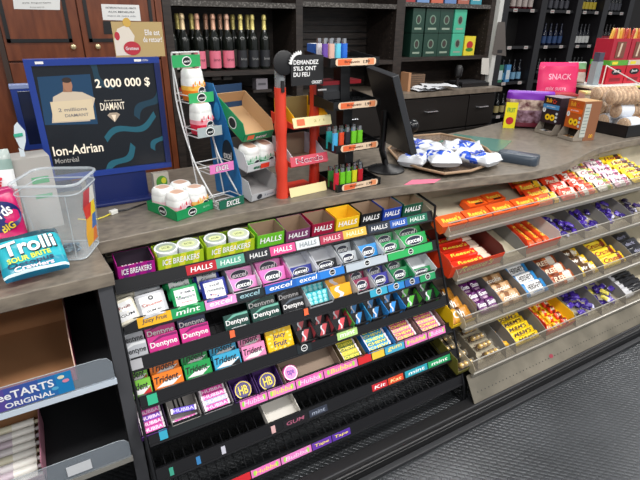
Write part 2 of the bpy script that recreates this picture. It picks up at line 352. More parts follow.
def filed(i, a, b, base, art, col, n=3, tray=None, wtrim=.94, hg=.056, cat='gum pack', kind='gum pack', side=None, gap=.047, y0=.008, extra=''):
    """n packs leaning back one behind another in a column between pixel columns a and b"""
    x0, x1 = colx(a, RY[i], RZ[i] + .03), colx(b, RY[i], RZ[i] + .03); wd = (x1 - x0) * wtrim; xc = (x0 + x1) / 2
    if tray:
        m = M(); m.T = place(i, xc); t = C(tray, .7); d = .165; w2 = (x1 - x0) / 2 * .97
        m.box((-w2, .002, 0), (w2, d, .0012), t); m.box((-w2, .002, 0), (-w2 + .0015, d, .05), t); m.box((w2 - .0015, .002, 0), (w2, d, .05), t); m.box((-w2, d - .0015, 0), (w2, d, .055), t); m.box((-w2, .002, 0), (w2, .0035, .03), t)
        T0 = m.T.copy(); inv = T0.inverted(); m.v = [inv @ v for v in m.v]; m.T = None
        tag(m.build('display_tray'), f'card tray holding {extra}{col} {kind}s, {SHELF[i]} gum shelf', 'display box', None, T0)
        wd = (x1 - x0) * .88
    for k in range(n):
        m = M(); th = .0125
        m.box((-wd / 2, 0, -th), (wd / 2, hg, 0), C(base, .3), front=C(side or base, .3))
        face_art(m, art, wd, hg, (0, hg / 2, 0), base)
        T0 = place(i, xc + random.uniform(-.001, .001), y0 + th * sin(LEAN) + k * gap, .0015 + th * cos(LEAN) , LEAN)
        pos = ['front', 'second', 'third', 'fourth'][k]
        tag(m.build('gum_pack'), f'{extra}{col} {kind}, {pos} in its column, {SHELF[i]} gum shelf', cat, f'{extra}{col} {kind}s on the {SHELF[i]} gum shelf', T0)

# --- third shelf (index 2) : large packs
filed(2, 125, 151, '#b9bcc2', 'dentyne', 'silver', 3)
filed(2, 151, 183, '#cc2a86', 'dentyne', 'magenta', 3)
filed(2, 184, 214, '#cc2a86', 'dentyne', 'navy and pink', 1); filed(2, 184, 214, '#1e2a52', 'dentyne', 'navy', 1, y0=.055)
filed(2, 228, 254, '#123f38', 'dentyne', 'dark green', 1, y0=.01, extra='short '); filed(2, 255, 285, '#123f38', 'dentyne', 'dark green', 3)
filed(2, 286, 309, '#16181d', 'dentyne', 'black', 3)
filed(2, 310, 334, '#2cb7c2', 'blister', 'teal', 2, kind='blister pack', tray='#c9cbd0')
filed(2, 335, 356, '#f3ae1c', 'five', 'amber', 2, kind='blister pack')
filed(2, 358, 375, '#8a2b50', 'excel', 'maroon', 2, tray='#d8dade')
filed(2, 376, 394, '#3a3a96', 'excel', 'indigo', 2, tray='#c9cbd0')
filed(2, 395, 414, '#1d7a47', 'excel', 'bottle green', 3, tray='#2a9c63')
filed(2, 415, 436, '#1d8a4e', 'excel', 'green', 1, tray='#e6e9ec', hg=.03)
# --- fourth shelf (3)
filed(3, 130, 155, '#7ac043', 'trident', 'lime green', 3)
filed(3, 156, 187, '#f07f22', 'trident', 'orange', 3)
filed(3, 188, 216, '#1e9a4c', 'trident', 'dark green', 3)
filed(3, 217, 245, '#3aa6cf', 'trident', 'sky blue', 3)
filed(3, 246, 270, '#ef8fbd', 'trident', 'soft pink', 3)
filed(3, 271, 298, '#f6c50f', 'juicy', 'yellow', 1, kind='square gum box', hg=.085)
LABN = {300: 'beside the yellow gum box', 319: 'second right of the yellow box', 337: 'third right of the yellow box', 355: 'fourth right of the yellow box', 372: 'fifth right of the yellow box', 389: 'middle of the fourth shelf right half', 406: 'second from the right end', 425: 'at the right end'}
for a, b, c, nm, cc in ((300, 318, '#c9525a', 'dull red', None), (319, 336, '#c9525a', 'coral', None), (337, 354, '#e0505a', 'watermelon red', '#4fae45'), (355, 371, '#2d7fc0', 'steel blue', '#39a8e0'), (372, 388, '#2d7fc0', 'bright blue', '#2f90e0'), (389, 405, '#2f90e0', 'azure', '#2f90e0'), (406, 424, '#58b83a', 'leaf green', '#2a2a2d'), (425, 441, '#2a8a3a', 'forest green', '#2a2a2d')):
    # black gum trays with one coloured side wall
    x0, x1 = colx(a, RY[3], RZ[3] + .03), colx(b, RY[3], RZ[3] + .03); w2 = (x1 - x0) / 2 * .97; T0 = place(3, (x0 + x1) / 2); m = M(); k = C('#1a1a1d', .35); cs = C(cc or '#2a2a2d', .4)
    m.box((-w2, .002, 0), (w2, .17, .002), k); m.box((-w2, .002, 0), (-w2 + .002, .17, .045), k); m.box((w2 - .002, .002, 0), (w2, .17, .055), cs); m.box((-w2, .168, 0), (w2, .17, .06), k); m.box((-w2, .002, 0), (w2, .004, .04), k)
    m.poly((w2 * .6, .0018, .02), XD, ZD, [(-.006, -.014), (.008, -.010), (.004, .016), (-.008, .012)], C(c)); m.poly((w2 - .0021, .05, .03), (0, -1, 0), ZD, [(-.03, -.02), (.03, -.02), (.03, .02), (-.03, .02)], C(c))
    tag(m.build('display_tray'), f'black gum tray with {nm} trim, {LABN[a]}', 'display box', None, T0)
    for j in range(3):
        m = M(); ww = w2 * 1.75; m.box((-ww / 2, 0, -.010), (ww / 2, .05, 0), C('#19191c', .25)); m.poly((0, .025, 0), XD, YD, [(-ww * .3, -.02), (ww * .05, -.02), (ww * .35, .02), (ww * .05, .022)], C(c, .3)); face_art(m, 'five', ww * .5, .045, (0, .025, 0), c)
        tag(m.build('gum_pack'), f'slim black gum pack, {["front", "middle", "rear"][j]} one in the {nm} trimmed tray', 'gum pack', f'slim gum packs in {nm} tray', T0 @ TR(0, .016 + j * .045, .013, 0, R(35)))
# --- second shelf (1)
def pouch(i, px, y, wd, ln, base, label, art, rz=0., z=.002, lean=R(30), acc='#f2f2f2', name='gum_pouch', stripes=None):
    x = colx(px, RY[i], RZ[i] + .03); m = M(); sf = pillow(m, wd, ln, .022, stripes or [(1, C(base, .3))], seed=px, wob=.16)
    if not stripes:
        for a_ in range(6):
            for b_ in range(6):
                q_ = [((-.40 + .76 * (a_ + e) / 6) * wd, (-.34 + .68 * (b_ + f) / 6) * ln) for e, f in ((0, 0), (1, 0), (1, 1), (0, 1))]; m.add([(u_, v_, sf(u_, v_)[2] - .0004) for u_, v_ in q_], [(0, 1, 2, 3)], C(acc, .3))
    for t, yy, s1, s2, ink in art: surftext(m, sf, t, 0, yy * ln, s1 * wd * .85, s2 * ln * .8, C(ink), bold=.03, dz=.0006)
    m.v = [v + Vector((0, ln / 2, 0)) for v in m.v]
    tag(m.build(name, smooth=True), label, 'gum pouch', None, place(i, x, y, z + .004, lean, rz))
EX = [('excel', .2, .45, .14, '#20304a'), ('chewmint', .0, .78, .16, '#53606e'), ('mint', -.2, .5, .08, '#c24a58')]
pouch(1, 131, .006, .075, .09, '#e9e3cf', 'cream fruit gum pouch at the left end of the second gum rack shelf', [('Fruit', .15, .6, .14, '#8c3020'), ('GUM', -.15, .7, .12, '#30343a')], R(12))
pouch(1, 128, .075, .075, .09, '#cfc9b6', 'crumpled cream gum pouch tucked behind the front cream pouch', [('Fruit', .1, .6, .14, '#8c3020')], R(-14), acc='#d9d3c0')
pouch(1, 156, .006, .095, .09, '#c8cacf', 'silver white gum pouch with red writing above the yellow strip', [('o', .25, .2, .2, '#30343a'), ('Cinnamon', .02, .8, .14, '#c24a3a'), ('GUM 60', -.22, .6, .09, '#30343a')], R(4))
pouch(1, 152, .08, .1, .10, '#aeb2ba', 'silver gum pouch lying behind the white one with red writing', [('Ride', .1, .6, .18, '#30343a')], R(-6), acc='#c4c7cc')
for k, (y, nm) in enumerate(((.004, 'front'), (.055, 'middle'), (.105, 'rear'))):
    pouch(1, 189 - 2 * k, y, .092, .085, '#1e9a58', f'green gum pouch with white panel, {nm} one on the second rack shelf', EX, 0, lean=R(28))
    pouch(1, 218 - 3 * k, y, .092, .085, '#26328e', f'navy gum pouch with white panel, {nm} one on the second rack shelf', EX, 0, lean=R(28))
filed(1, 233, 262, '#ee8fd0', 'excel', 'bubblegum pink', 2, tray='#f0f0f4', hg=.05, extra='low ')
filed(1, 263, 291, '#ec78c6', 'excel', 'hot pink', 3, hg=.058, tray='#ec78c6')
filed(1, 292, 317, '#26328e', 'excel', 'navy', 1, tray='#eef0f6', hg=.04)
filed(1, 318, 342, '#1a1c22', 'excel', 'jet black', 1, tray='#eef0f6', hg=.04)
filed(1, 343, 362, '#b9c0c6', 'excel', 'light grey', 2, tray='#9ea4aa', hg=.05)
filed(1, 363, 383, '#2e8fd6', 'excel', 'light blue', 1, tray='#dde6ee', hg=.06)
filed(1, 384, 405, '#1c9150', 'excel', 'mid green', 2, tray='#e6ece8', hg=.05)
filed(1, 406, 432, '#16a04c', 'excel', 'vivid green', 3, hg=.058, extra='full ')

# --- top shelf (0) : cough drop boxes and round tins
def drop_box(a, b, base, label, front='HALLS', inner=KIN, fill=None, hf=.086, hb=.094, d=.09, ink='#ffffff', ripple=None):
    x0, x1 = colx(a, RY[0], RZ[0] + .05), colx(b, RY[0], RZ[0] + .05); w2 = (x1 - x0) / 2 * .965; m = M(); t = C(base, .4)
    ri = C(base, .4)
    m.box((-w2, 0, 0), (w2, d, .0015), inner)
    m.box((-w2, 0, 0), (w2, .0018, hf), t, back=inner)
    m.box((-w2, d - .0018, 0), (w2, d, hb), t, front=inner)
    for s in (-1, 1):
        xa = s * w2; xb = s * (w2 - .0018)
        pr = [(0, 0), (d, 0), (d, hb), (.02, hf + .008), (0, hf + .008)]
        v = [(xa, y, z) for y, z in pr] + [(xb, y, z) for y, z in pr]; n = 5
        f1 = tuple(range(n)); f2 = tuple(range(n, 2 * n))
        fs = [f1 if s < 0 else f1[::-1], f2[::-1] if s < 0 else f2] + [(q, (q + 1) % n, n + (q + 1) % n, n + q) for q in range(n)]
        m.add(v, fs, [t, inner] + [t] * n)
    m.text(front, (0, -.0002, hf * .73), XD, ZD, w2 * 1.6, hf * .27, C(ink), bold=.05, shear=.12, eps=.001)
    if ripple:
        for q in (-.6, 0, .6): m.poly((w2 * q, -.0001, hf * .5), XD, ZD, [(-w2 * .2, -hf * .48), (w2 * .05, -hf * .48), (w2 * .25, hf * .48), (0, hf * .48)], C(ripple), eps=.0004)
    o = m.build('display_box'); T0 = place(0, (x0 + x1) / 2, .004, 0); tag(o, label, 'display box', None, T0)
    if fill:
        for k in range(4):
            q = M(); q.box((-w2 * .85, 0, 0), (w2 * .85, .02, .026), C(fill, .35)); q.text('HALLS', (0, .01, .026), XD, YD, w2 * 1.2, .011, C('#ffffff'), bold=.04)
            tag(q.build('lozenge_stick'), f'{fnames[fill]} lozenge stick lying inside its box on the top gum shelf', 'lozenge pack', f'{fnames[fill]} lozenge sticks', T0 @ TR(0, .006 + k * .0225, .0016 + .004 * 0))
    return T0, w2
fnames = {'#f1c420': 'yellow', '#2a7f3c': 'green', '#6c3070': 'purple', '#8c1a5c': 'wine coloured'}
drop_box(118, 157, '#b0168a', 'magenta mint box with dark inside at the left end of the top shelf', 'ICE BREAKERS', C('#2a2230', .6), hf=.078, hb=.082, fill='#8c1a5c', ripple='#7d1a80')
def tin_box(a, b, label, who):
    T0, w2 = drop_box(a, b, '#a9c81e', label, 'ICE BREAKERS', C('#6a8a1a', .5), hf=.082, hb=.084, d=.085, ripple='#e4e03a')
    for s in (-1, 1):
        m = M(); r = min(.038, w2 * .48); rim = C('#e9edf0', .3); lid = C('#9aa79a' if s < 0 else '#b7bfa8', .35)
        m.lathe([(r * .96, .0), (r, .004), (r, .080), (r * 1.03, .081), (r * 1.03, .0885, rim), (r * .9, .0895, rim), (r * .88, .087, lid)], rim, 26)
        m.ell((0, 0, .087), XD, YD, r * .6, r * .45, C('#c9d29a'), eps=.0008); m.text('ICE', (0, 0, .0875), XD, YD, r * .7, r * .3, C('#5c6a3a'), eps=.001)
        tag(m.build('mint_tin', smooth=True), f'round mint tin with pale rim, {"left" if s < 0 else "right"} one in the {who} green mint box', 'mint tin', None, T0 @ TR(s * w2 * .49, .043, .0016))
tin_box(158, 206, 'green mint box with twin tins beside the magenta one', 'first')
tin_box(207, 257, 'green mint box with twin tins beside the lime cough drop box', 'second')
drop_box(258, 286, '#6bbf2a', 'lime green cough drop box on the top shelf', fill='#2a7f3c')
drop_box(287, 312, '#7a3a66', 'grey purple cough drop box with tall plain card back', hf=.078, fill=None)
drop_box(313, 336, '#9c1238', 'crimson cough drop box on the top shelf', fill=None)
drop_box(337, 361, '#f1c420', 'yellow cough drop box filled with yellow sticks', fill='#f1c420', inner=C('#e6b820', .6))
drop_box(362, 383, '#16181d', 'black cough drop box on the top shelf', fill=None)
drop_box(384, 403, '#1f3fa0', 'royal blue cough drop box on the top shelf', fill=None)
drop_box(404, 424, '#134f3a', 'dark green cough drop box at the right end of the top shelf', fill='#2a7f3c')

# --- fifth shelf (4)
def low_tray(a, b, col, label, d=.17, hf=.03, hb=.05, i=4, fcol=None):
    x0, x1 = colx(a, RY[i], RZ[i] + .03), colx(b, RY[i], RZ[i] + .03); w2 = (x1 - x0) / 2 * .96; m = M(); t = C(col, .7); fr = C(fcol or col, .6)
    m.box((-w2, .002, 0), (w2, d, .0015), t); m.box((-w2, .002, 0), (w2, .0035, hf), fr); m.box((-w2, d - .0015, 0), (w2, d, hb), t)
    m.box((-w2, .002, 0), (-w2 + .0016, d, hb), t); m.box((w2 - .0016, .002, 0), (w2, d, hb), t)
    T0 = place(i, (x0 + x1) / 2); globals()['_last_tray'] = tag(m.build('display_tray'), label, 'display box', None, T0); return T0, w2
def sticks(T0, w2, n, cols, txt, ink, label, group, y0=.01, dy=.0205, zz=.012, rz=0., across=1):
    k = 0
    for j in range(n):
        for q in range(across):
            c = cols[(j + q) % len(cols)]; wd = w2 * 1.8 / across - .003; m = M(); m.box((-wd / 2, 0, -.010), (wd / 2, .018, .0), C(c, .3)); m.text(txt, (0, .009, 0), XD, YD, wd * .8, .011, C(ink), bold=.05)
            for e in (-1, 1): m.poly((e * wd * .46, .009, 0), XD, YD, [(-wd * .04, -.009), (wd * .04, -.009), (wd * .04, .009), (-wd * .04, .009)], C('#f4e9f0'), eps=.0004)
            x = (q - (across - 1) / 2) * (wd + .003)
            tag(m.build('gum_stick'), label if n == 1 else label + ', ' + ['frontmost', 'second', 'third', 'fourth', 'fifth', 'sixth', 'seventh', 'rearmost'][j] + ' row', 'gum pack', group, T0 @ TR(x, y0 + j * dy, zz + (.0 if j else 0), rz, R(14)))
T0, w2 = low_tray(141, 169, '#3a2448', 'dark purple tray of pink gum bars at the left end', fcol='#5a2a80'); sticks(T0, w2, 6, ['#e055b0', '#c93a9e', '#7a3fc0'], 'HUBBA', '#ffe0f4', 'pink wrapped gum bar in the dark purple tray', 'pink gum bars, purple tray', zz=.03)
T0, w2 = low_tray(172, 202, '#a09c98', 'grey tray nearly empty with one violet gum bar lying across')
m = M(); m.T = T0
for q in (-.4, -.1, .2): m.poly((w2 * q, .10, .0016), XD, YD, [(-.003, -.035), (.003, -.035), (.003, .035), (-.003, .035)], BLACK)
m.poly((-w2 * .1, .135, .0016), XD, YD, [(-.035, -.003), (.035, -.003), (.035, .003), (-.035, .003)], BLACK, eps=.0006); m.T = None; _o = m.build('cut_slot', _last_tray); _o.matrix_parent_inverse = T0.inverted()
sticks(T0, w2, 1, ['#5a3ac0'], 'HUBBA', '#d6d0ff', 'violet gum bar lying across the grey tray', 'violet gum bar', y0=.035, rz=R(-8), zz=.035)
sticks(T0, w2, 1, ['#e055b0'], 'HUBBA', '#ffe0f4', 'pink gum bar at the front of the nearly empty grey tray', 'pink bar in grey tray', y0=.008, zz=.012)
T0, w2 = low_tray(204, 234, '#8f8b90', 'grey tray with three rows of pink gum bars'); sticks(T0, w2, 4, ['#e94fae', '#b5b9dd', '#e94fae'], 'HUBBA', '#ffe0f4', 'pink wrapped gum bar in the middle grey tray', 'pink gum bars, grey tray', zz=.03)
def roll_tin(T0, x, y, c1, c2, ring, label, t='HB', r=.034, z=.02):
    m = M(); m.lathe([(r * .9, 0), (r, .003), (r, .018), (r * .93, .021), (r * .9, .0205, C(ring, .3)), (r * .8, .0202, C(c2, .3))], C(c1, .3), 24)
    m.text(t, (0, 0, .0203), XD, YD, r * 1.0, r * .9, C(ring if ring != '#ffffff' else '#7a4ab0'), bold=.06, eps=.001)
    tag(m.build('tape_gum_roll', smooth=True), label, 'gum roll', None, T0 @ TR(x, y, z, 0, R(25)))
T0, w2 = low_tray(235, 258, '#4a2a6c', 'purple tray holding the left round gum roll'); roll_tin(T0, 0, .045, '#4b2b86', '#37206c', '#ecd64a', 'purple round gum roll with yellow mark, left of two')
T0, w2 = low_tray(259, 283, '#4a2a6c', 'purple tray holding the right round gum roll'); roll_tin(T0, 0, .045, '#4b2b86', '#37206c', '#ecd64a', 'purple round gum roll with yellow mark, right of two')
T0, w2 = low_tray(284, 341, '#8b7868', 'wide brown card tray almost empty with pink front', fcol='#ea5fae', d=.2); roll_tin(T0, -w2 * .68, .045, '#ea5fae', '#e88ac4', '#ffffff', 'pink round gum roll in the wide brown tray', 'tape', r=.03, z=.02)
T0, w2 = low_tray(343, 365, '#6a5a3a', 'brown tray of green and yellow candy sticks'); sticks(T0, w2, 8, ['#8a9a2a', '#c9b82a', '#5a6a1a'], 'CHEW', '#ffe94a', 'green and yellow candy stick in the brown tray', 'green yellow candy sticks', zz=.028, dy=.019, across=1)
T0, w2 = low_tray(368, 395, '#2a7fd0', 'bright blue tray of blue and yellow candy sticks'); sticks(T0, w2, 8, ['#3a9fd0', '#2a7f9a', '#4ab0c0'], 'CHEW', '#ffee3a', 'blue and yellow candy stick in the bright blue tray', 'blue yellow candy sticks', zz=.028, dy=.019)
T0, w2 = low_tray(396, 420, '#8a6a6a', 'left one of two trays of pink candy sticks'); sticks(T0, w2, 8, ['#d05a80', '#b8406a', '#e07a98'], 'CHEW', '#ffe94a', 'pink candy stick in the left pink tray', 'pink candy sticks left', zz=.028, dy=.019)
T0, w2 = low_tray(421, 444, '#8a6a6a', 'right one of two trays of pink candy sticks'); sticks(T0, w2, 8, ['#d05a90', '#b8406a', '#e07a98'], 'CHEW', '#ffe94a', 'pink candy stick in the right pink tray', 'pink candy sticks right', zz=.028, dy=.019)
# --- sixth shelf (5) : one white card box
x0 = colx(270, RY[5], RZ[5] + .02); x1 = colx(302, RY[5] + .0, RZ[5] + .02); m = M(); t = C('#d8d4cc', .7)
w2 = (x1 - x0) / 2; m.box((-w2, 0, 0), (w2, .15, .002), t); m.box((-w2, 0, 0), (-w2 + .002, .15, .035), t); m.box((w2 - .002, 0, 0), (w2, .15, .035), t); m.box((-w2, .148, 0), (w2, .15, .045), t); m.box((-w2, 0, 0), (w2, .002, .02), C('#25414e', .6), back=t)
tag(m.build('empty_box'), 'empty white card box alone on the bare wire shelf', 'display box', None, place(5, (x0 + x1) / 2, .012))

# black toe board along the floor
m = M(); m.box((.2, 1.03, 0), (4.2, 1.05, .05), BLACK); m.box((.2, 1.05, .038), (4.2, 1.12, .05), BLACK); m.box((.2, 1.005, 0), (4.2, 1.03, .018), DGREY); m.tube([(.2, 1.042, .052), (4.2, 1.042, .052)], .009, BLACK, 8); m.tube([(.2, 1.068, .050), (4.2, 1.068, .050)], .006, DGREY, 8)
tag(m.build('toe_board', bevel=.003), 'black ridged toe board running along the floor below the racks', 'skirting')

# ============================================================ CANDY RACK on the right
QY = [1.41, 1.325, 1.24, 1.15]; QZ = [.728, .545, .335, .148]; QS = R(16)
QL, QR = 1.475, 3.5
QN = ['top', 'second', 'third', 'lowest']
ALU = C('#a9a69e', .35, .4); LIPC = C('#7d7467', .10, 0, .36)
crack = thing('candy_rack', 'four tier beige metal candy rack with clear front lips under the curved worktop', 'display rack', TR(0, 0, 0))
def qT(i, x=0., y=0., z=0., rx=0., rz=0.): return TR(x, QY[i], QZ[i] + .004, 0, QS) @ TR(0, y + .018, z, rz, rx)
def qx(i, px): return colx(px, QY[i], QZ[i] + .03)
for i in range(4):
    m = M(); m.T = TR(0, QY[i], QZ[i], 0, QS); d = .285
    m.box((QL, -.004, -.006), (QR, d, .0), BEIGE); m.box((QL, -.008, -.016), (QR, .004, .006), ALU)
    sh = m.build('shelf', crack, bevel=.001)
    m = M(); m.T = TR(0, QY[i], QZ[i], 0, R(-18)); m.box((QL + .003, -.0075, .006), (QR, -.0055, .062), LIPC); m.box((QL + .003, -.009, .060), (QR, -.0055, .064), C('#d6d2c8', .15, 0, .6))
    m.build('clear_lip', sh)
    m = M(); m.T = TR(0, QY[i], QZ[i], 0, QS); m.plate([(QL, -.004, -.0), (QL, d, -.0), (QL, d, .05), (QL, .02, .05), (QL, -.004, .03)], .002, BEIGE)
    m.build('end_plate', sh)
m = M(); m.box((QL - .02, 1.68, .1), (QR, 1.688, .90), BEIGE)
for k in range(30):
    for z in (.86, .895): m.ell((QL + .03 + k * .05, 1.68, z), (1, 0, 0), ZD, .004, .004, BLACK, eps=.001)
m.build('back_panel', crack)
KICK = noise_mat('shade_toned_kick_panel', '#565145', '#777062', 5, .5)  # beige darkened in the colour itself to stand for shade below the shelves
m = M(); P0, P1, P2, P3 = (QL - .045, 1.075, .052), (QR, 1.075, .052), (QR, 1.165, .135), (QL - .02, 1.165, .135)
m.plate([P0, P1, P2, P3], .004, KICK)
pr = Vector((0, .09, .083)).normalized()
for k in range(88): m.ell(Vector((QL + k * .0235, 1.075, .052)) + pr * .04, (1, 0, 0), pr, .0032, .0032, BLACK, eps=.0006, n=6)
m.ell(Vector((1.99, 1.075, .052)) + pr * .045, XD, pr, .014, .01, C('#8c2a3c'), eps=.001)
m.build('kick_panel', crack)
for i in range(1, 4):
    for px in {1: [505, 528, 562, 587, 612, 634], 2: [479, 505, 529, 556, 585, 606, 634], 3: [480, 508, 518, 548, 578, 604, 628]}[i]:
        x = qx(i, px); m = M(); m.T = TR(x, QY[i], QZ[i], 0, QS)
        m.plate([(0, .004, .001), (0, .275, .001), (0, .275, .075), (0, .09, .066), (0, .036, .052)], .0025, C('#7b7976', .5))
        m.build('divider', crack)

def bars(i, a, b, n, stripes, arts, label, group, hg=.068, lean=20, pitch=.060, th=.018, y0=.012, across=1, cat='candy bar', name='candy_bar', flat=False, jit=.0, along='x', z0=.003):
    xa, xb = qx(i, a), qx(i, b); W = (xb - xa) / across; L = R(lean)
    for k in range(n):
        for c in range(across):
            m = M(); wd = W * .95
            if flat:
                m.box((-wd / 2, 0, 0), (wd / 2, hg, th), stripes[0][1], front=stripes[0][1]); sf = None
                for st in stripes[1:]: m.poly((0, hg / 2, th), XD, YD, st[0], st[1])
                for t, x, y, s1, s2, ink in arts: m.text(t, (x * wd, hg / 2 + y * hg, th), XD, YD, s1 * wd, s2 * hg, C(ink), bold=.05, shear=.15, eps=.001)
            else:
                sf = pillow(m, wd, hg, th, stripes, seed=a * 7 + k * 3 + c, along=along, nx=14, ny=8, crimp=.22, wob=.2)
                for t, x, y, s1, s2, ink in arts: surftext(m, sf, t, x * wd, y * hg, s1 * wd, s2 * hg, C(ink), bold=.06, shear=.1)
                m.v = [v + Vector((0, hg / 2, 0)) for v in m.v]
            pos = ['frontmost', 'second', 'third', 'fourth', 'fifth', 'sixth', 'seventh'][k]
            side = '' if across == 1 else (' left', ' right')[c] if across == 2 else (' left', ' middle', ' right')[c]
            T0 = qT(i, xa + W * (c + .5) + random.uniform(-jit, jit), y0 + k * pitch, z0, L, random.uniform(-jit, jit) * 8)
            tag(m.build(name, smooth=not flat), f'{label}, {pos}{side} one' if n * across > 1 else label, cat, group, T0)
OR, OR2 = '#f05a1a', '#e8401a'
def qtray(i, a, b, col, label, hf=.05, hs=.065, d=.24, text=None, ink='#ffe25a', y0=.004, sides=True, inner=None):
    xa, xb = qx(i, a), qx(i, b); w2 = (xb - xa) / 2; m = M(); t = C(col, .4); n = C(inner, .6) if inner else t
    m.box((-w2, 0, 0), (w2, d, .0015), n); m.box((-w2, 0, 0), (w2, .0018, hf), t, back=n)
    for s in (-1, 1):
        m.plate([(s * w2, 0, 0), (s * w2, d, 0), (s * w2, d, hs), (s * w2, .03, hs), (s * w2, 0, hf)], .0018 * (1 if s < 0 else -1), t if s < 0 else n)
    m.box((-w2, d - .0018, 0), (w2, d, hs), n)
    if text:
        m.text(text, (0, 0, hf * .5), XD, ZD, w2 * 1.3, hf * .55, C(ink), shear=.25, bold=.05, eps=.001)
        m.poly((-w2, d * .45, hs * .45), (0, -1, 0), ZD, [(-.06, -.012), (.05, -.012), (.06, .012), (-.05, .012)], C('#3a1a10'), eps=.0006)
    T0 = qT(i, (xa + xb) / 2, y0); tag(m.build('display_tray'), label, 'display box', None, T0); return T0, w2
# top tier
RE = lambda p=0: [("Reese's", 0, .02, .72, .42, '#ffe04a'), ('cups', .22, -.32, .3, .18, '#3a1a10')]
sq = [(-.03, -.012), (.035, -.02), (.04, -.004), (-.02, .004)]
for k, (a, b) in enumerate(((442, 468), (468.5, 493), (493.5, 517), (517.5, 540))):
    bars(0, a, b, 1, [(0, C(OR, .35)), ([(-.02, -.026), (.035, -.026), (.04, -.016), (-.01, -.014)], C('#3a1a10'))], RE(), f'flat orange peanut cup box, {["first", "second", "third", "fourth"][k]} from the left along the lip', 'orange peanut cup boxes', hg=.066, lean=6, th=.044, y0=.002, flat=True, cat='candy box', name='candy_box')
for k, (a, b, y) in enumerate(((484, 503, .095), (503.5, 522, .10))):
    bars(0, a, b, 1, [(0, C(OR, .35)), ([(-.02, -.026), (.03, -.026), (.035, -.014), (-.01, -.012)], C('#3a1a10'))], RE(), f'orange peanut cup box lying behind the front row, {["left", "right"][k]} one', 'rear peanut cup boxes', hg=.062, lean=0, th=.034, flat=True, cat='candy box', name='candy_box', y0=y)
bars(0, 541, 566, 4, [(.1, C(OR2, .3)), (.62, C(OR, .3)), (.72, C('#3a1a10', .3)), (.9, C('#f4c21e', .3)), (1, C('#eceaea', .3))], [("Reese's", -.1, 0, .6, .45, '#ffe04a')], 'long orange candy bar beside the flat orange boxes', 'orange bars', hg=.07, pitch=.058)
bars(0, 567, 585, 4, [(.12, C(OR2, .3)), (.7, C('#e8361a', .3)), (.85, C('#f3e6d8', .3)), (1, C('#e8361a', .3))], [('Pieces', 0, 0, .7, .4, '#fff3d8')], 'red orange candy pouch with pale lettering', 'red orange pouches', hg=.075, pitch=.058)
bars(0, 586, 603, 4, [(.12, C(OR2, .3)), (.45, C('#f2ece0', .3)), (.75, C('#e8501a', .3)), (1, C('#f6c21a', .3))], [('Crispy', 0, .05, .8, .4, '#b02a1a')], 'white and orange crispy candy pouch with yellow end', 'white orange pouches', hg=.075, pitch=.058)
bars(0, 604, 620, 5, [(.12, C('#f4efe0', .3)), (.5, C('#f4efe0', .3)), (.7, C('#8aa83a', .3)), (.86, C('#f6c21a', .3)), (1, C('#f4efe0', .3))], [('Crisp', 0, .05, .8, .4, '#a0306a')], 'cream candy pouch with green band and pink lettering', 'cream pouches', hg=.075, pitch=.058)
bars(0, 621, 637, 5, [(.2, C('#f3c8da', .3)), (.55, C('#f6f0ea', .3)), (.75, C('#e47aa4', .3)), (1, C('#f6f0ea', .3))], [('Nutty', 0, .05, .8, .4, '#5a2a4a')], 'pale pink candy pouch with dark lettering', 'pale pink pouches', hg=.075, pitch=.058)
bars(0, 638, 660, 6, [(.1, C('#f5d21a', .3)), (.6, C('#f5d21a', .3)), (.75, C('#3a2a1a', .3)), (1, C('#f5d21a', .3))], [('Henry', 0, .05, .8, .45, '#7a1a1a')], 'yellow candy bar at the right edge of the picture', 'yellow edge bars', hg=.07, pitch=.05)
# second tier
T0, w2 = qtray(1, 452, 504, OR2, 'big orange display tray at the left of the second candy tier', text="Reese's", inner='#5a1a12', hf=.066, hs=.085)
for k in range(4):
    m = M(); sf = pillow(m, w2 * 1.75, .05, .02, [(.1, C(OR, .3)), (.8, C('#e2301a', .3)), (1, C('#f2dcc8', .3))], seed=k, along='x', nx=14, ny=8, crimp=.2); surftext(m, sf, "Reese's", 0, 0, w2 * .9, .02, C('#ffe04a'), shear=.2, bold=.05)
    tag(m.build('candy_bar', smooth=True), f'red orange peanut bar in the big orange tray, {["frontmost", "second", "third", "rearmost"][k]} one', 'candy bar', 'bars in big orange tray', T0 @ TR(random.uniform(-.004, .004), .045 + k * .053, .004, random.uniform(-.05, .05)))
T0, w2 = qtray(1, 529, 561, OR2, 'smaller orange display tray right of the big one', inner='#c9c6c2', hf=.055, hs=.075)
for k in range(4):
    m = M(); sf = pillow(m, .042, .18, .02, [(.12, C(OR, .3)), (.9, C('#d8461a', .3)), (1, C(OR, .3))], seed=k + 9, nx=8, ny=14, crimp=.1); surftext(m, sf, "Reese's", 0, 0, .12, .022, C('#ffd84a'), rot=R(90), shear=.2, bold=.05)
    tag(m.build('candy_bar', smooth=True), f'orange nut bar lying lengthwise in the smaller orange tray, {["leftmost", "second", "third", "rightmost"][k]} one', 'candy bar', 'bars in smaller orange tray', T0 @ TR(-w2 + .03 + k * (2 * w2 - .05) / 3.4, .12, .004))
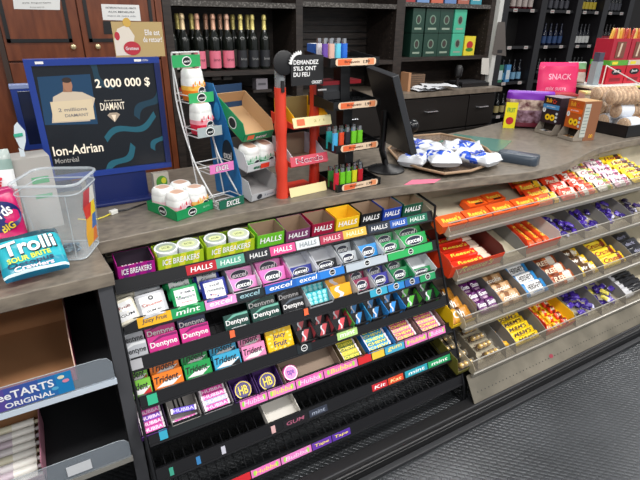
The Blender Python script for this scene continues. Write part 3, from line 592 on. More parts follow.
def pile(i, a, b, n, cols, label, group, sz=(.05, .03), y1=.16, name='wrapped_chocolate', text=None, ink='#ffffff', cat='chocolate'):
    xa, xb = qx(i, a), qx(i, b); rnd = random.Random(a)
    for k in range(n):
        m = M(); c = cols[k % len(cols)]; sf = pillow(m, sz[0], sz[1], .014, [(.2, C(c, .25)), (.8, C(c, .3)), (1, C('#c9c9e6' if k % 3 == 0 else c, .25))], seed=a + k, along='x', nx=8, ny=6, crimp=.3, wob=.25)
        if text: surftext(m, sf, text, 0, 0, sz[0] * .6, sz[1] * .35, C(ink), bold=.05)
        x = rnd.uniform(xa + sz[0] * .55, max(xa + sz[0] * .56, xb - sz[0] * .55)); lay = k // 5
        tag(m.build(name, smooth=True), label, cat, group, qT(i, x, .03 + (k % 5) / 5 * y1 + rnd.uniform(0, .02), .004 + lay * .011, R(rnd.uniform(-8, 8)), rnd.uniform(-1.2, 1.2)))
PU = ['#3a2288', '#2e1a70', '#4a2f9c']
for a, b, wh in ((563, 586, 'first'), (588, 611, 'second'), (613, 633, 'third')):
    pile(1, a, b, 15, PU, f'small purple wrapped chocolate in the {wh} grey bin of the second tier', f'purple chocolates, {wh} bin')
pile(1, 636, 655, 12, ['#2a2140', '#3a2a60'], 'dark violet wrapped chocolate in the rightmost bin of the second tier', 'dark violet chocolates')
# third tier
m = M(); x = qx(2, 449)
T0, w2 = qtray(2, 456, 479, '#f2c81a', 'yellow sided display tray at the left of the third candy tier', inner='#8d8276', hf=.02, hs=.075)
bars(2, 457, 478, 3, [(.12, C('#b87a2a', .3)), (.35, C('#d89a2a', .3)), (.6, C('#5a3418', .3)), (1, C('#c8862a', .3))], [('Oh', -.1, 0, .5, .5, '#f7f3e8')], 'brown and gold candy bar in the yellow sided tray', 'brown gold bars', hg=.07, y0=.016, z0=.006)
bars(2, 485, 504, 3, [(.1, C('#4a1650', .3)), (.9, C('#5f1c66', .3)), (1, C('#4a1650', .3))], [('Glosette', 0, .12, .8, .32, '#ffffff'), ('raisin', 0, -.2, .5, .2, '#e6c2dc')], 'purple candy pouch with white lettering, third tier,', 'purple pouches', hg=.07, across=2)
bars(2, 507, 528, 3, [(.1, C('#b98a5a', .3)), (.3, C('#caa070', .3)), (.5, C('#8a5a34', .3)), (.8, C('#d2ac80', .3)), (1, C('#b98a5a', .3))], [('cookie', 0, 0, .7, .35, '#f6efe2')], 'tan cookie pack between the purple and blue packs', 'tan cookie packs', hg=.07)
bars(2, 531, 554, 3, [(.12, C('#2a86c8', .3)), (.82, C('#f0f1f2', .3)), (1, C('#2a86c8', .3))], [("HERSHEY'S", 0, .08, .64, .4, '#4a4440'), ('cookies', 0, -.26, .4, .18, '#2a86c8')], 'white and blue chocolate bar with grey capital letters', 'white blue bars', hg=.075, pitch=.062)
bars(2, 558, 582, 3, [(.12, C('#a8501e', .3)), (.4, C('#7a3416', .3)), (.6, C('#c8642a', .3)), (.85, C('#e8e0d8', .3)), (1, C('#a8501e', .3))], [('REESE', 0, 0, .75, .4, '#f2e2c8')], 'brown and copper candy bar right of the blue ones', 'brown copper bars', hg=.07)
bars(2, 587, 604, 3, [(.14, C('#f2c81a', .3)), (.55, C('#5a3a1a', .3)), (.7, C('#d8c0a0', .3)), (1, C('#f2c81a', .3))], [('Mr Big', 0, .05, .75, .4, '#f7f3e8')], 'yellow and brown candy bar in the third tier', 'yellow brown bars', hg=.07)
bars(2, 608, 632, 3, [(.12, C('#f2c81a', .3)), (.7, C('#f5d534', .3)), (.85, C('#6a3a1a', .3)), (1, C('#f2c81a', .3))], [('Crunch', 0, .05, .75, .4, '#a02a1a')], 'bright yellow candy bar with red lettering, third tier', 'bright yellow bars', hg=.07)
bars(2, 636, 655, 3, [(.5, C('#16161c', .3)), (1, C('#26262c', .3))], [('dark', 0, 0, .5, .3, '#8a8aa0')], 'black chocolate bar at the right of the third tier', 'black bars upper', hg=.07)
# lowest tier
def gold_pack(T0, label, group):
    t = thing('gold_chocolate_pack', label, 'chocolate pack', T0, group)
    m = M(); m.box((-.043, .0, 0), (.043, .03, .003), C('#5a3a1a', .6)); m.build('card_base', t)
    for k in (-1, 0, 1):
        b = M(); b.lathe([(.004, .003), (.0135, .003), (.0145, .010, ), (.0142, .012)], C('#4a2a16', .5), 12, (k * .0275, .015, 0)); b.build('paper_cup', t)
        b = M(); rnd = random.Random(k); b.lathe([(.0138 * sin(pi * (j + 1) / 10) * (1 + rnd.uniform(-.05, .05)), .0175 - .0138 * cos(pi * (j + 1) / 10)) for j in range(9)], C('#c9a24a', .3, .55), 12, (k * .0275, .015, 0))
        b.ell((k * .0275, .015, .0313), XD, YD, .004, .003, C('#f4ecd8'), eps=.0004); b.build('gold_ball', t, smooth=True)
    m = M(); m.T = None; m.box((-.043, .001, .0045), (.043, .029, .0335), C('#f4ecd8', .08, 0, .10)); m.build('clear_sleeve', t)
T0, w2 = qtray(3, 461, 479, '#6a662a', 'olive card tray at the left of the lowest candy tier', hf=.02, hs=.07, inner='#6a6458')
for col, (pa, pb) in enumerate(((461, 480), (486, 507))):
    xc = (qx(3, pa) + qx(3, pb)) / 2
    for k in range(4):
        gold_pack(qT(3, xc, .018 + k * .05, .006, R(24)), f'pack of three gold wrapped chocolates, {["left", "right"][col]} column, {["frontmost", "second", "third", "rearmost"][k]} one', 'gold chocolate packs')
YB = [(.1, C('#f4d018', .3)), (.85, C('#f4d018', .3)), (1, C('#e8c010', .3))]
bars(3, 520, 545, 5, YB, [("M&M'S", 0, .0, .7, .5, '#4a2a1a')], 'bright yellow candy pouch with brown letters, lowest tier', 'yellow pouches lowest tier', hg=.04, pitch=.034, lean=24)
pile(3, 509, 517, 6, ['#c88a1a', '#e0a82a'], 'amber wrapped candy in the narrow bin left of the yellow pouches', 'amber candies', sz=(.035, .03), y1=.2)
T0, w2 = qtray(3, 550, 577, '#e8301a', 'red and yellow display tray in the lowest candy tier', hf=.03, hs=.06, inner='#f0c81a')
for j in range(3):
    for k in range(5):
        m = M(); c = [['#e8401a', '#f07a1a'], ['#f4c81a', '#e8401a'], ['#e8401a', '#7a1a1a']][j]; sf = pillow(m, .045, .04, .018, [(.3, C(c[0], .3)), (.7, C(c[1], .3)), (1, C(c[0], .3))], seed=j * 5 + k, along='x', nx=8, ny=6, crimp=.25); surftext(m, sf, 'Kat', 0, 0, .025, .014, C('#fff2c8'), bold=.05)
        tag(m.build('candy_pouch', smooth=True), f'small red and yellow candy pouch, {["left", "middle", "right"][j]} column, {["frontmost", "second", "third", "fourth", "rearmost"][k]} one', 'candy pouch', 'small red yellow pouches', T0 @ TR((j - 1) * w2 * .62, .03 + k * .044, .004, 0, R(14)))
pile(3, 580, 603, 20, PU, 'small purple wrapped chocolate in the lowest tier, left purple bin', 'purple chocolates, lowest left', sz=(.05, .03), y1=.22)
pile(3, 606, 627, 18, PU + ['#c9bc4a'], 'small purple wrapped chocolate in the lowest tier, right purple bin', 'purple chocolates, lowest right', sz=(.05, .03), y1=.22)
bars(3, 630, 655, 6, [(.3, C('#c4c4c8', .3)), (.6, C('#1a1a1e', .3)), (1, C('#16161a', .3))], [], 'black and silver candy bar at the right of the lowest tier', 'black silver bars', hg=.035, pitch=.03)

# ============================================================ LEFT UNIT
SIDE = C('#4b4c50', .5)
unit = thing('display_cabinet', 'black display cabinet with two open shelves at the lower left', 'cabinet', TR(0, 0, 0))
m = M(); m.box((.045, 1.325, 0), (.084, 2.2, .906), FELT, front=SIDE)
for k in range(24):
    z = .1 + k * .032
    for y in (1.37, 1.9): m.ell((.0449, y, z), (0, -1, 0), ZD, .003, .003, C('#6d6e72'), eps=.0006)
m.build('side_panel', unit)
m = M(); m.box((-1.15, 1.325, 0), (-1.11, 2.2, .906), FELT); m.build('side_panel', unit)
m = M(); m.box((-1.11, 1.95, 0), (.045, 1.97, .906), FELT); m.build('back_panel', unit)
CT_ = C('#cfdbe8', .3)
for z, nm in ((.602, 'upper'), (.275, 'lower')):
    m = M(); m.box((-1.11, 1.305, z - .014), (.045, 1.9, z), FELT); m.box((-1.11, 1.297, z - .016), (.045, 1.305, z + .004), CT_ if nm == 'upper' else ALU)
    sh = m.build('shelf', unit)
    m = M(); pts = [(-1.1, 1.298, z + .004), (.042, 1.298, z + .004), (.042, 1.298, z + .065), (.030, 1.298, z + .083), (.01, 1.298, z + .088), (-1.1, 1.298, z + .088)]
    m.plate(pts, .003, C('#aeb9c4', .1, 0, .30), C('#cdd6de', .1, 0, .55)); lp = m.build('clear_lip', sh)
    if nm == 'upper':
        m = M(); x0, x1 = -.40, -.068; yy = 1.297
        n = 8; cols = ['#7a4f9c', '#7a4f9c', '#6a4a98', '#5a4a9c', '#46509f', '#3a5aa6', '#2a70b4', '#1f80bd']
        for k in range(n): m.poly(((x0 + (k + .5) * (x1 - x0) / n), yy, z + .046), XD, ZD, [(-(x1 - x0) / n / 2, -.036), ((x1 - x0) / n / 2, -.036), ((x1 - x0) / n / 2, .036), (-(x1 - x0) / n / 2, .036)], C(cols[k], .3), eps=.0008)
        m.text('SweeTARTS', (-.205, yy, z + .057), XD, ZD, .18, .026, C('#f6f6fa'), bold=.05, eps=.0016); m.text('ORIGINAL', (-.18, yy, z + .025), XD, ZD, .12, .017, C('#f6f6fa'), bold=.05, eps=.0016)
        for ex, ez, cc in ((-.095, .068, '#e8e2c0'), (-.085, .052, '#e58aa0'), (-.115, .036, '#5ab0d8')): m.ell((ex, yy, z + ez), XD, ZD, .009, .006, C(cc), eps=.0016)
        m.build('printed_label', lp)['label'] = 'purple and blue printed candy label'
    else:
        m = M(); m.poly((-.11, 1.297, z + .04), XD, ZD, [(-.035, -.02), (.035, -.02), (.035, .02), (-.035, .02)], C('#d9dce0')); m.build('price_tag', lp)['label'] = 'blank white price tag'
# open brown box
m = M(); t = C('#8d6443', .8); ti = C('#9a6d49', .85); X0, X1, Y0, Y1, Z0 = -.50, -.055, 1.35, 1.72, .603
m.box((X0, Y0, Z0), (X1, Y1, Z0 + .003), ti); m.box((X0, Y1 - .003, Z0), (X1, Y1, Z0 + .12), ti); m.box((X0, Y0, Z0), (X0 + .003, Y1, Z0 + .12), t)
m.add([(X1, Y0, Z0), (X1, Y1, Z0), (X1, Y1, Z0 + .12), (X1, Y0 + .1, Z0 + .125), (X1, Y0 + .06, Z0 + .115), (X1, Y0 + .05, Z0 + .10), (X1, Y0 + .02, Z0 + .085), (X1, Y0, Z0 + .05),
       (X1 - .003, Y0, Z0), (X1 - .003, Y1, Z0), (X1 - .003, Y1, Z0 + .12), (X1 - .003, Y0 + .1, Z0 + .125), (X1 - .003, Y0 + .06, Z0 + .115), (X1 - .003, Y0 + .05, Z0 + .10), (X1 - .003, Y0 + .02, Z0 + .085), (X1 - .003, Y0, Z0 + .05)],
      [tuple(range(8)), tuple(range(15, 7, -1))] + [(q, q + 8, (q + 1) % 8 + 8, (q + 1) % 8) for q in range(8)], [C('#a8305a', .5), ti] + [C('#d8b8a8', .7)] * 8)
m.box((X0, Y0, Z0), (X1, Y0 + .003, Z0 + .05), C('#a8305a', .5), back=ti, top=C('#d8b8a8', .7))
tag(m.build('cardboard_box'), 'open brown cardboard box with torn magenta edge on the upper cabinet shelf', 'box')
m = M(); X1 = -.205; m.box((-.6, 1.33, .276), (X1, 1.60, .279), t); m.box((-.6, 1.597, .276), (X1, 1.6, .40), t); m.box((X1 - .003, 1.33, .276), (X1, 1.6, .36), C('#b0788a', .6), left=ti); m.box((-.6, 1.33, .276), (X1, 1.333, .31), C('#b89aa0', .6))
tag(m.build('cardboard_box'), 'brown box full of candy rolls on the lower cabinet shelf', 'box')
names = ['front', 'second', 'third', 'fourth', 'fifth', 'sixth', 'seventh', 'rear']
for k in range(8):
    m = M(); cs = [C('#d8d2d4', .3), C('#c9b9c4', .3), C('#d8d2d4', .3), C('#e2dcc4', .3)][k % 4]; r = .0150; L = .26; n = 12
    for q in range(4):
        cc = [cs, C(['#c04a8a', '#6a3a78', '#c86a9a', '#b84a6a'][k % 4], .3), cs, C('#efece6', .3)][q]
        m.tube([(-L / 2 + q * L / 4, 0, 0), (-L / 2 + (q + 1) * L / 4, 0, 0)], r if q % 2 else r * .99, cc, n)
    m.tube([(L / 2, 0, 0), (L / 2 + .012, 0, 0)], r * .45, cs, 8)
    m.text('Rockets', (-.02, -r * .8, r * .6), XD, (0, .6, .8), .10, .011, C('#5a2a6a'), eps=.003)
    tag(m.build('candy_roll', smooth=True), f'pink and silver candy roll, {names[k]} one in the lower cabinet box', 'candy roll', 'candy rolls on the lower shelf', TR(-.355, 1.352 + k * .0305, .295 + k * .0045))

# ============================================================ BACK WALL FURNITURE
BY = 3.15
wc = thing('wall_cupboard', 'cherry wood wall cupboard with two doors edged in black moulding', 'cupboard', TR(0, 0, 0))
m = M(); m.box((-1.2, 3.17, .0), (.715, 3.65, 2.25), CHERRY); m.box((-.115, 3.145, 0), (-.09, 3.17, 2.25), C('#3a2a22', .5)); m.box((.70, 3.14, 0), (.735, 3.17, 2.25), CHERRY); m.build('body', wc)
for x0, x1, kx, nm in ((-.088, .283, .233, 'left'), (.289, .698, .357, 'right')):
    m = M(); m.box((x0, BY, 1.385), (x1, 3.17, 2.2), CHERRY); d = m.build('door', wc, bevel=.002)
    m = M(); gx0, gx1, gz0, gz1 = x0 + .015, x1 - .035 * (nm == 'left') - .012, 1.475, 2.12
    if nm == 'right': gx0 = x0 + .03; gx1 = x1 - .02
    for a, b in (((gx0, gz0), (gx1, gz0 + .018)), ((gx0, gz1 - .018), (gx1, gz1)), ((gx0, gz0), (gx0 + .018, gz1)), ((gx1 - .018, gz0), (gx1, gz1))): m.box((a[0], BY - .006, a[1]), (b[0], BY, b[1]), BLACK)
    m.build('black_moulding', d)
    m = M(); m.T = TR(kx, BY, 1.452, 0, R(90)); m.lathe([(.005, 0), (.005, .012), (.012, .016), (.0145, .022), (.012, .028), (.005, .030)], C('#d9c9a0', .25, .6), 16); m.build('knob', d, smooth=True)['label'] = 'pale brass knob'
    m = M(); m.box((x0, BY, .3), (x1, 3.17, 1.375), CHERRY); m.build('door', wc, bevel=.002)
def note(corners, y, label, lines, base='#dfe0de', name='paper_notice'):
    P = [at(px, py, y=y) for px, py in corners]; m = M(); m.plate([P[3], P[2], P[1], P[0]], .0008, C(base, .7)); c = (P[0] + P[2]) / 2; u = (P[1] - P[0]); v = (P[0] - P[3])
    for t, fy, s1, s2, ink in lines: m.text(t, c + v * fy, u, v, u.length * s1, v.length * s2, C(ink), eps=.0015)
    tag(m.build(name), label, 'notice')
note([(12, -8), (60, -8), (60, 10), (14, 9)], BY - .001, 'white paper notice taped to the left cupboard door', [('avis important', -.1, .6, .12, '#7a7a7a'), ('horaire', -.35, .3, .08, '#9a9a9a')])
note([(101, 4), (139, 5), (141, 21), (103, 20)], BY - .001, 'white paper notice taped to the right cupboard door', [('INTERDICTION DE VENTE', .3, .8, .11, '#555a60'), ('AUX MINEURS', .05, .7, .11, '#555a60'), ('merci de votre aide', -.2, .75, .1, '#7a7f86')])
m = M(); P = [at(px, py, y=BY - .002) for px, py in ((104, 34), (118, 34), (118, 21), (103, 21))]; m.plate(P, .001, BLACK); tag(m.build('black_sticker'), 'small black sticker under the right cupboard notice', 'sticker')

# shelving bays
sh = thing('back_shelving', 'dark brown shelving with speckled shelf edges along the back wall', 'shelving', TR(0, 0, 0))
m = M(); m.box((.74, 3.53, 0), (3.52, 3.55, 2.3), DARKWOOD); m.build('back_panel', sh)
for k, (x0, x1) in enumerate(((.742, .79), (1.615, 1.665), (2.455, 2.535), (3.44, 3.49))):
    m = M(); m.box((x0, BY, 0 if x0 < 1 else 1.101), (x1, 3.53, 2.3), DARKWOOD)
    for z in range(18): m.ell((x0, BY + .05, 1.1 + z * .035), (0, -1, 0), ZD, .004, .004, C('#6a635c'), eps=.0005)
    m.build('upright', sh)
for x0, x1, zs in ((.79, 1.615, (1.70, 1.295)), (1.665, 2.455, (1.715, 1.33)), (2.535, 3.44, (1.735, 1.345))):
    for j, z in enumerate(zs):
        m = M(); m.box((x0, BY + .003, z - .03), (x1, 3.52, z), DARKWOOD, front=SPECK if j == 0 else DARKWOOD); m.build('shelf', sh)
for z in (1.42, 1.47, 1.52, 1.57, 1.62): 
    m = M(); m.box((1.665, 3.505, z), (2.455, 3.519, z + .004), BLACK); m.build('backboard_groove', sh)
m = M(); m.box((3.492, 3.11, .8), (3.54, 3.5, 2.3), C('#bfc0bc', .6)); tag(m.build('pilaster'), 'white painted end post right of the dark shelving', 'post')
P = [at(498, 22, y=3.10), at(505, 22, y=3.10), at(506, 56, y=3.10), at(492, 54, y=3.10)]
m = M(); m.plate(P, .001, C('#56504c', .6)); m.poly((P[2] + P[3]) / 2 + Vector((-.0, -.0, .03)), XD, ZD, [(-.03, -.015), (.03, -.015), (.03, .012), (-.03, .012)], C('#1c1c1e'), eps=.002); tag(m.build('poster'), 'grey poster hanging on the white end post', 'poster')
P = [at(482, 58, y=3.12), at(489, 58, y=3.12), at(489, 75, y=3.12), at(481, 74, y=3.12)]
m = M(); m.plate(P, .001, C('#c9c6bf', .6)); tag(m.build('hanging_card'), 'pale card hanging from the shelf beside the white post', 'card')
# back counter with drawers
bc = thing('back_counter', 'dark back counter with speckled laminate top and handled drawers', 'counter', TR(0, 0, 0))
BZ = 1.10
m = M(); m.box((1.55, 2.95, BZ - .035), (3.50, 3.52, BZ), noise_mat('back_laminate', '#6a6055', '#857a6d', 20, .4)); m.build('worktop', bc)
m = M(); m.box((1.6, 2.99, .0), (3.45, 3.5, BZ - .036), BLACK); m.build('body', bc)
for k, (x, wd_, c) in enumerate(((1.61, .69, 1.95), (2.31, .82, 2.72), (3.14, .30, 3.29))):
    m = M(); m.box((x, 2.965, .80), (x + wd_, 2.989, BZ - .05), C('#1e1a18', .45)); d = m.build('drawer', bc, bevel=.002)
    m = M(); z = .95; m.tube([(c - .06, 2.965, z), (c - .055, 2.94, z), (c + .055, 2.94, z), (c + .06, 2.965, z)], .006, CHROME, 8); m.build('handle', d, smooth=True)
    m = M(); m.box((x, 2.965, .1), (x + wd_, 2.989, .785), C('#1e1a18', .45)); m.build('door', bc, bevel=.002)

def bottle(label, group, x, y, z, h, r, body, neck, lab, labz=(.12, .36), kind='wine_bottle', cat='bottle', ink=None, text=None, shoulder=.55):
    m = M(); B = C(body, .12); N = C(neck, .3, .3 if neck.startswith('#c') or neck.startswith('#d') else 0); Lb = C(lab, .5)
    m.lathe([(r * .9, 0), (r, h * .02), (r, h * labz[0]), (r * 1.015, h * labz[0], Lb), (r * 1.015, h * labz[1], B), (r, h * labz[1]), (r, h * shoulder), (r * .8, h * (shoulder + .08)), (r * .42, h * (shoulder + .18), N), (r * .36, h * .9, N), (r * .46, h * .91, N), (r * .46, h * .96, N), (r * .3, h, N)], B, 14)
    if text: m.text(text, (0, -r * 1.03, h * (labz[0] + labz[1]) / 2), XD, ZD, r * 1.2, h * .05, C(ink), eps=.001)
    tag(m.build(kind, smooth=True), label, cat, group, TR(x, y, z))
fz = 1.295
for k, (px, lab, nk, nm) in enumerate(((172.5, '#b9b4a8', '#d2ba90', 'white'), (185, '#b9b4a8', '#d2ba90', 'white'), (199.5, '#e5788f', '#c99a80', 'pink'), (215, '#e5788f', '#c99a80', 'pink'), (228.5, '#e5788f', '#d2a890', 'pink'), (242, '#23252a', '#d8c878', 'black'), (253.5, '#23252a', '#d8c878', 'black'), (265, '#23252a', '#d8c878', 'black'))):
    x = at(px, 50, y=3.21).x
    bottle(f'sparkling wine bottle with {nm} label, ' + ['leftmost', 'second', 'third', 'fourth', 'fifth', 'sixth', 'seventh', 'rightmost'][k] + ' of the front row', 'sparkling wine bottles', x, 3.215, fz, .335, .034 if k > 4 else .037, '#101410', nk, lab, (.05, .36), text='brut', ink='#8a8a8a' if nm == 'black' else '#7a3a4a')
for k, px in enumerate((180, 194, 208, 222, 234.5, 249)):
    x = at(px, 45, y=3.32).x; bottle('sparkling wine bottle standing behind the front row, ' + names[k] .replace('front', 'first').replace('rear', 'last') + ' from left', 'rear sparkling bottles', x, 3.33, fz, .335, .037, '#101410', '#c99a80' if 1 < k < 4 else '#d8c878', '#8a8078', (.05, .36))
# clutter below the champagne
for k, (px, py, c, s, lb) in enumerate(((216, 74, '#c9c8c6', .03, 'small white carton beneath the pink labelled bottles, left one'), (227, 74, '#c9c8c6', .03, 'small white carton beneath the pink labelled bottles, right one'), (262, 84, '#8d8890', .07, 'grey and white leaflet box beside the brown card tray'), (182, 92, '#b02a2a', .05, 'small red packet behind the wire bottle stand'))):
    p = at(px, py, y=3.2); m = M(); m.box((-s * .6, 0, -s * .5), (s * .6, s, s * .5), C(c, .5)); m.poly((0, 0, 0), XD, ZD, [(-s * .4, -s * .1), (s * .4, -s * .1), (s * .4, s * .1), (-s * .4, s * .1)], C('#5c5a60'), eps=.001)
    q = M(); q.box((p.x - s, 3.19, p.z - s * .5 - .02), (p.x + s, 3.4, p.z - s * .5), DARKWOOD); q.build('ledge', sh)
    tag(m.build('carton'), lb, 'box', None, TR(p.x, 3.2, p.z))
# tea cartons
for row, z in ((0, 1.346), (1, 1.522)):
    for k, (a, b, c, cc) in enumerate(((411, 423, '#173a2f', 'dark green'), (424, 438, '#173a2f', 'dark green'), (438, 451, '#173a2f', 'dark green'), (452, 464, '#3fa787', 'mint green'), (465, 476, '#d8c832', 'yellow'))):
        if row == 1 and k == 4: continue
        x0 = at(a, 40, y=3.17).x; x1 = at(b, 40, y=3.17).x - .004; w2 = (x1 - x0) / 2; m = M(); hh = .172 if k < 4 else .15
        m.box((-w2, 0, 0), (w2, .12, hh), C(c, .5))
        if k < 4: m.ell((0, 0, hh * .55), XD, ZD, w2 * .45, hh * .2, C('#6a8474'), eps=.0006); m.ell((0, 0, hh * .55), XD, ZD, w2 * .3, hh * .15, C('#3a3430'), eps=.0012); m.poly((0, 0, hh * .18), XD, ZD, [(-w2 * .6, -.008), (w2 * .6, -.008), (w2 * .6, .006), (-w2 * .6, .006)], C('#8a9a8a'), eps=.0006)
        else: m.ell((0, 0, hh * .55), XD, ZD, w2 * .6, hh * .2, C('#b02a2a'), eps=.0006); m.ell((0, 0, hh * .3), XD, ZD, w2 * .7, hh * .1, C('#3a7a2a'), eps=.0009)
        tag(m.build('drink_carton'), f'{cc} carton, {["first", "second", "third", "fourth", "fifth"][k]} from left in the {"lower" if row == 0 else "upper"} layer on the back shelf', 'carton', 'cartons on the back shelf', TR((x0 + x1) / 2, 3.17, z))
# goods on the very top shelves (only their feet show)
for k in range(6):
    x = 2.58 + k * .14; m = M(); m.box((-.06, 0, 0), (.06, .1, .14), C(['#8a3a3a', '#5a7aa8', '#a8503a', '#4a6a9a', '#8a4a3a', '#3a7a8a'][k], .5), front=C(['#9a3a3a', '#6a8ab8', '#b8604a', '#5a7aaa', '#9a5a4a', '#3a8a9a'][k], .5)); m.poly((0, 0, .04), XD, ZD, [(-.04, -.012), (.04, -.012), (.04, .012), (-.04, .012)], C('#c9c4bc'))
    tag(m.build('carton'), f'{["dull red", "pale blue", "orange red", "mid blue", "brown red", "teal"][k]} carton on the upper shelf above the drink cartons', 'carton', None, TR(x, 3.17, 1.736))
# papers, box and dark device on the back counter
p = at(424, 84, y=3.1)
m = M(); m.box((-.10, 0, 0), (.10, .16, .11), C('#6a5340', .8))
for q in range(6): m.poly((0, 0, .015 + q * .016), XD, ZD, [(-.09, -.002), (.09, -.002), (.09, .002), (-.09, .002)], C('#3a2c22'), eps=.001)
tag(m.build('brown_box'), 'brown ridged box standing on the back counter behind the papers', 'box', None, TR(2.72, 3.18, BZ))
for k, (x, y, a) in enumerate(((2.72, 3.06, .1), (2.80, 3.08, -.15), (2.77, 3.05, .3), (2.86, 3.06, -.3))):
    m = M(); rnd = random.Random(k); N = 6; vv = [((i / N - .5) * .26, (j / N - .5) * .18, .004 + .016 * rnd.random()) for j in range(N + 1) for i in range(N + 1)]
    m.add(vv, [(j * (N + 1) + i, j * (N + 1) + i + 1, (j + 1) * (N + 1) + i + 1, (j + 1) * (N + 1) + i) for j in range(N) for i in range(N)], C('#d8dade', .7))
    tag(m.build('paper_sheet', smooth=True), f'crumpled white paper on the back counter, {["bottom", "second", "third", "top"][k]} of the heap', 'paper', None, TR(x, y, BZ + k * .008, a))
m = M(); m.box((-.012, 0, 0), (.012, .1, .14), C('#b58560', .7)); tag(m.build('wooden_block'), 'upright tan board standing beside the shelf post on the back counter', 'board', None, TR(2.56, 3.06, BZ))
m = M(); m.lathe([(.04, 0), (.035, .012), (.014, .02), (.012, .08), (.03, .095), (.034, .15), (.02, .18)], BLACK, 14); tag(m.build('desk_phone', smooth=True), 'black upright handset on the back counter right of the papers', 'telephone', None, TR(3.09, 3.08, BZ))
m = M(); m.box((-.16, 0, 0), (.16, .22, .03), BLACK); m.box((-.14, .02, .03), (.14, .2, .04), DGREY); tag(m.build('cash_drawer'), 'flat black device at the right end of the back counter', 'device', None, TR(3.29, 3.06, BZ))

# ============================================================ FAR WALL OF BOTTLES
fs = thing('bottle_shelving', 'black wall shelving full of bottles in the far right background', 'shelving', TR(0, 0, 0))
FY = 5.5; FZ = (1.80, 1.275, .74, .22)
m = M(); m.box((6.2, 5.85, 0), (10.2, 5.89, 2.9), C('#141212', .6)); m.build('back_panel', fs)
ups = (6.27, 7.12, 8.0, 8.72, 9.45)
for x in ups:
    m = M(); m.box((x - .07, FY - .04, 0), (x + .07, 5.85, 2.9), C('#242225', .45)); m.build('upright', fs)
for a, b in zip(ups, ups[1:]):
    for z in FZ:
        m = M(); m.box((a + .07, FY, z - .04), (b - .07, 5.85, z), C('#1d1b1d', .5)); s_ = m.build('shelf', fs)
        for q in (.3, .75):
            m = M(); xx = a + (b - a) * q; m.box((xx - .045, FY - .006, z - .045), (xx + .045, FY, z - .0), C('#cfc9c4', .6)); m.poly((xx, FY - .006, z - .022), XD, ZD, [(-.03, -.006), (.03, -.006), (.03, .002), (-.03, .002)], C('#a84a4a'), eps=.001); m.build('price_tag', s_)
spec = {(0, 0): ('#5a1a20', '#cfc0b8', 'red topped'), (0, 2): ('#0e1220', '#7fb0d0', 'dark blue and white labelled'), (1, 0): ('#16181c', '#4a4a52', 'dark'), (1, 1): ('#0c1430', '#2c4a7a', 'deep blue'), (1, 2): ('#0e1012', '#3a3c42', 'black'),
        (2, 0): ('#16181c', '#c8b02a', 'dark yellow labelled'), (2, 1): ('#121420', '#d8d8d4', 'white labelled'), (2, 2): ('#101214', '#6a6a60', 'plain dark'), (3, 0): ('#16181c', '#4a4a52', 'brown black'), (3, 1): ('#1a1014', '#b0283a', 'red labelled'), (3, 2): ('#101214', '#55504a', 'smoky dark'), (1, 3): ('#101214', '#a8a49c', 'pale capped'), (0, 3): ('#101214', '#b8a870', 'gold capped')}
sn = ['topmost', 'second', 'third', 'bottom']
for (b_i, s_i), (bod, lab, nm) in spec.items():
    a, b = ups[b_i] + .1, ups[b_i + 1] - .1; n = 5
    for k in range(n):
        x = a + (b - a) * (k + .5) / n
        bottle(f'{nm} bottle in the {["first", "second", "third", "fourth"][b_i]} bay from left, {sn[s_i]} visible shelf', f'{nm} bottles, bay {b_i + 1}', x, 5.6, FZ[s_i], .33, .042, bod, bod, lab, (.1, .42) if nm != 'black' else (.3, .42))
for k in range(2):
    m = M(); m.box((-.05, 0, 0), (.05, .05, .26), C(['#3f8a6a', '#5aa0d8'][k], .4)); m.poly((0, 0, .13), XD, ZD, [(-.04, -.09), (.04, -.09), (.04, .05), (-.04, .05)], C('#dfe8ee'), eps=.001)
    tag(m.build('gift_box'), f'{["green", "sky blue"][k]} and white boxed bottle on a low shelf of the far wall', 'box', None, TR(6.45 + k * .17, 5.52, FZ[2]))

# ============================================================ THINGS ON THE WORKTOP
CZ = .9502
def frame2(p, yaw): return TR(p[0], p[1], p[2], yaw)
# --- lottery monitor
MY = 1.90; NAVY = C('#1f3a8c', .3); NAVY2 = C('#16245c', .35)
def W(px, py, y=MY): return at(px, py, y=y)
tl, tr, brr, bl = W(24, 62), W(157, 55), W(173, 165), W(50, 184)
x0, x1 = (tl.x + bl.x) / 2, (tr.x + brr.x) / 2; z0, z1 = (bl.z + brr.z) / 2, (tl.z + tr.z) / 2
mon = thing('display_monitor', 'large lottery screen in a blue frame standing on the worktop', 'monitor', TR(0, 0, 0))
m = M(); t = .020
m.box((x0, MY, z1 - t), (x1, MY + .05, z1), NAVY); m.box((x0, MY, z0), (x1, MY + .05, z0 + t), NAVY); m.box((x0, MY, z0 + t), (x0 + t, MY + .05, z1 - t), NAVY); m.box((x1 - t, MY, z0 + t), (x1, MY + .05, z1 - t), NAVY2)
m.poly((x0 + .045, MY, z1 - .010), XD, ZD, [(-.012, -.004), (.012, -.004), (.012, .004), (-.012, .004)], WHITE, eps=.001)
m.poly((x1 - .075, MY, z1 - .010), XD, ZD, [(-.012, -.004), (.012, -.004), (.012, .004), (-.012, .004)], WHITE, eps=.001); m.text('LOTO', (x1 - .05, MY, z1 - .010), XD, ZD, .02, .006, WHITE, eps=.001)
m.build('screen_frame', mon, bevel=.002)
m = M(); m.box((x0 + .01, MY + .05, z0 + .01), (x1 - .01, MY + .085, z1 - .01), BLACK); m.build('rear_housing', mon, bevel=.004)
m = M(); SY = MY + .008
def E_(h, e=.55): return C(h, .25, 0, 1, 0, e)
m.box((x0 + t, SY, z0 + t), (x1 - t, MY + .049, z1 - t), BLACK, front=E_('#11151b', .5))
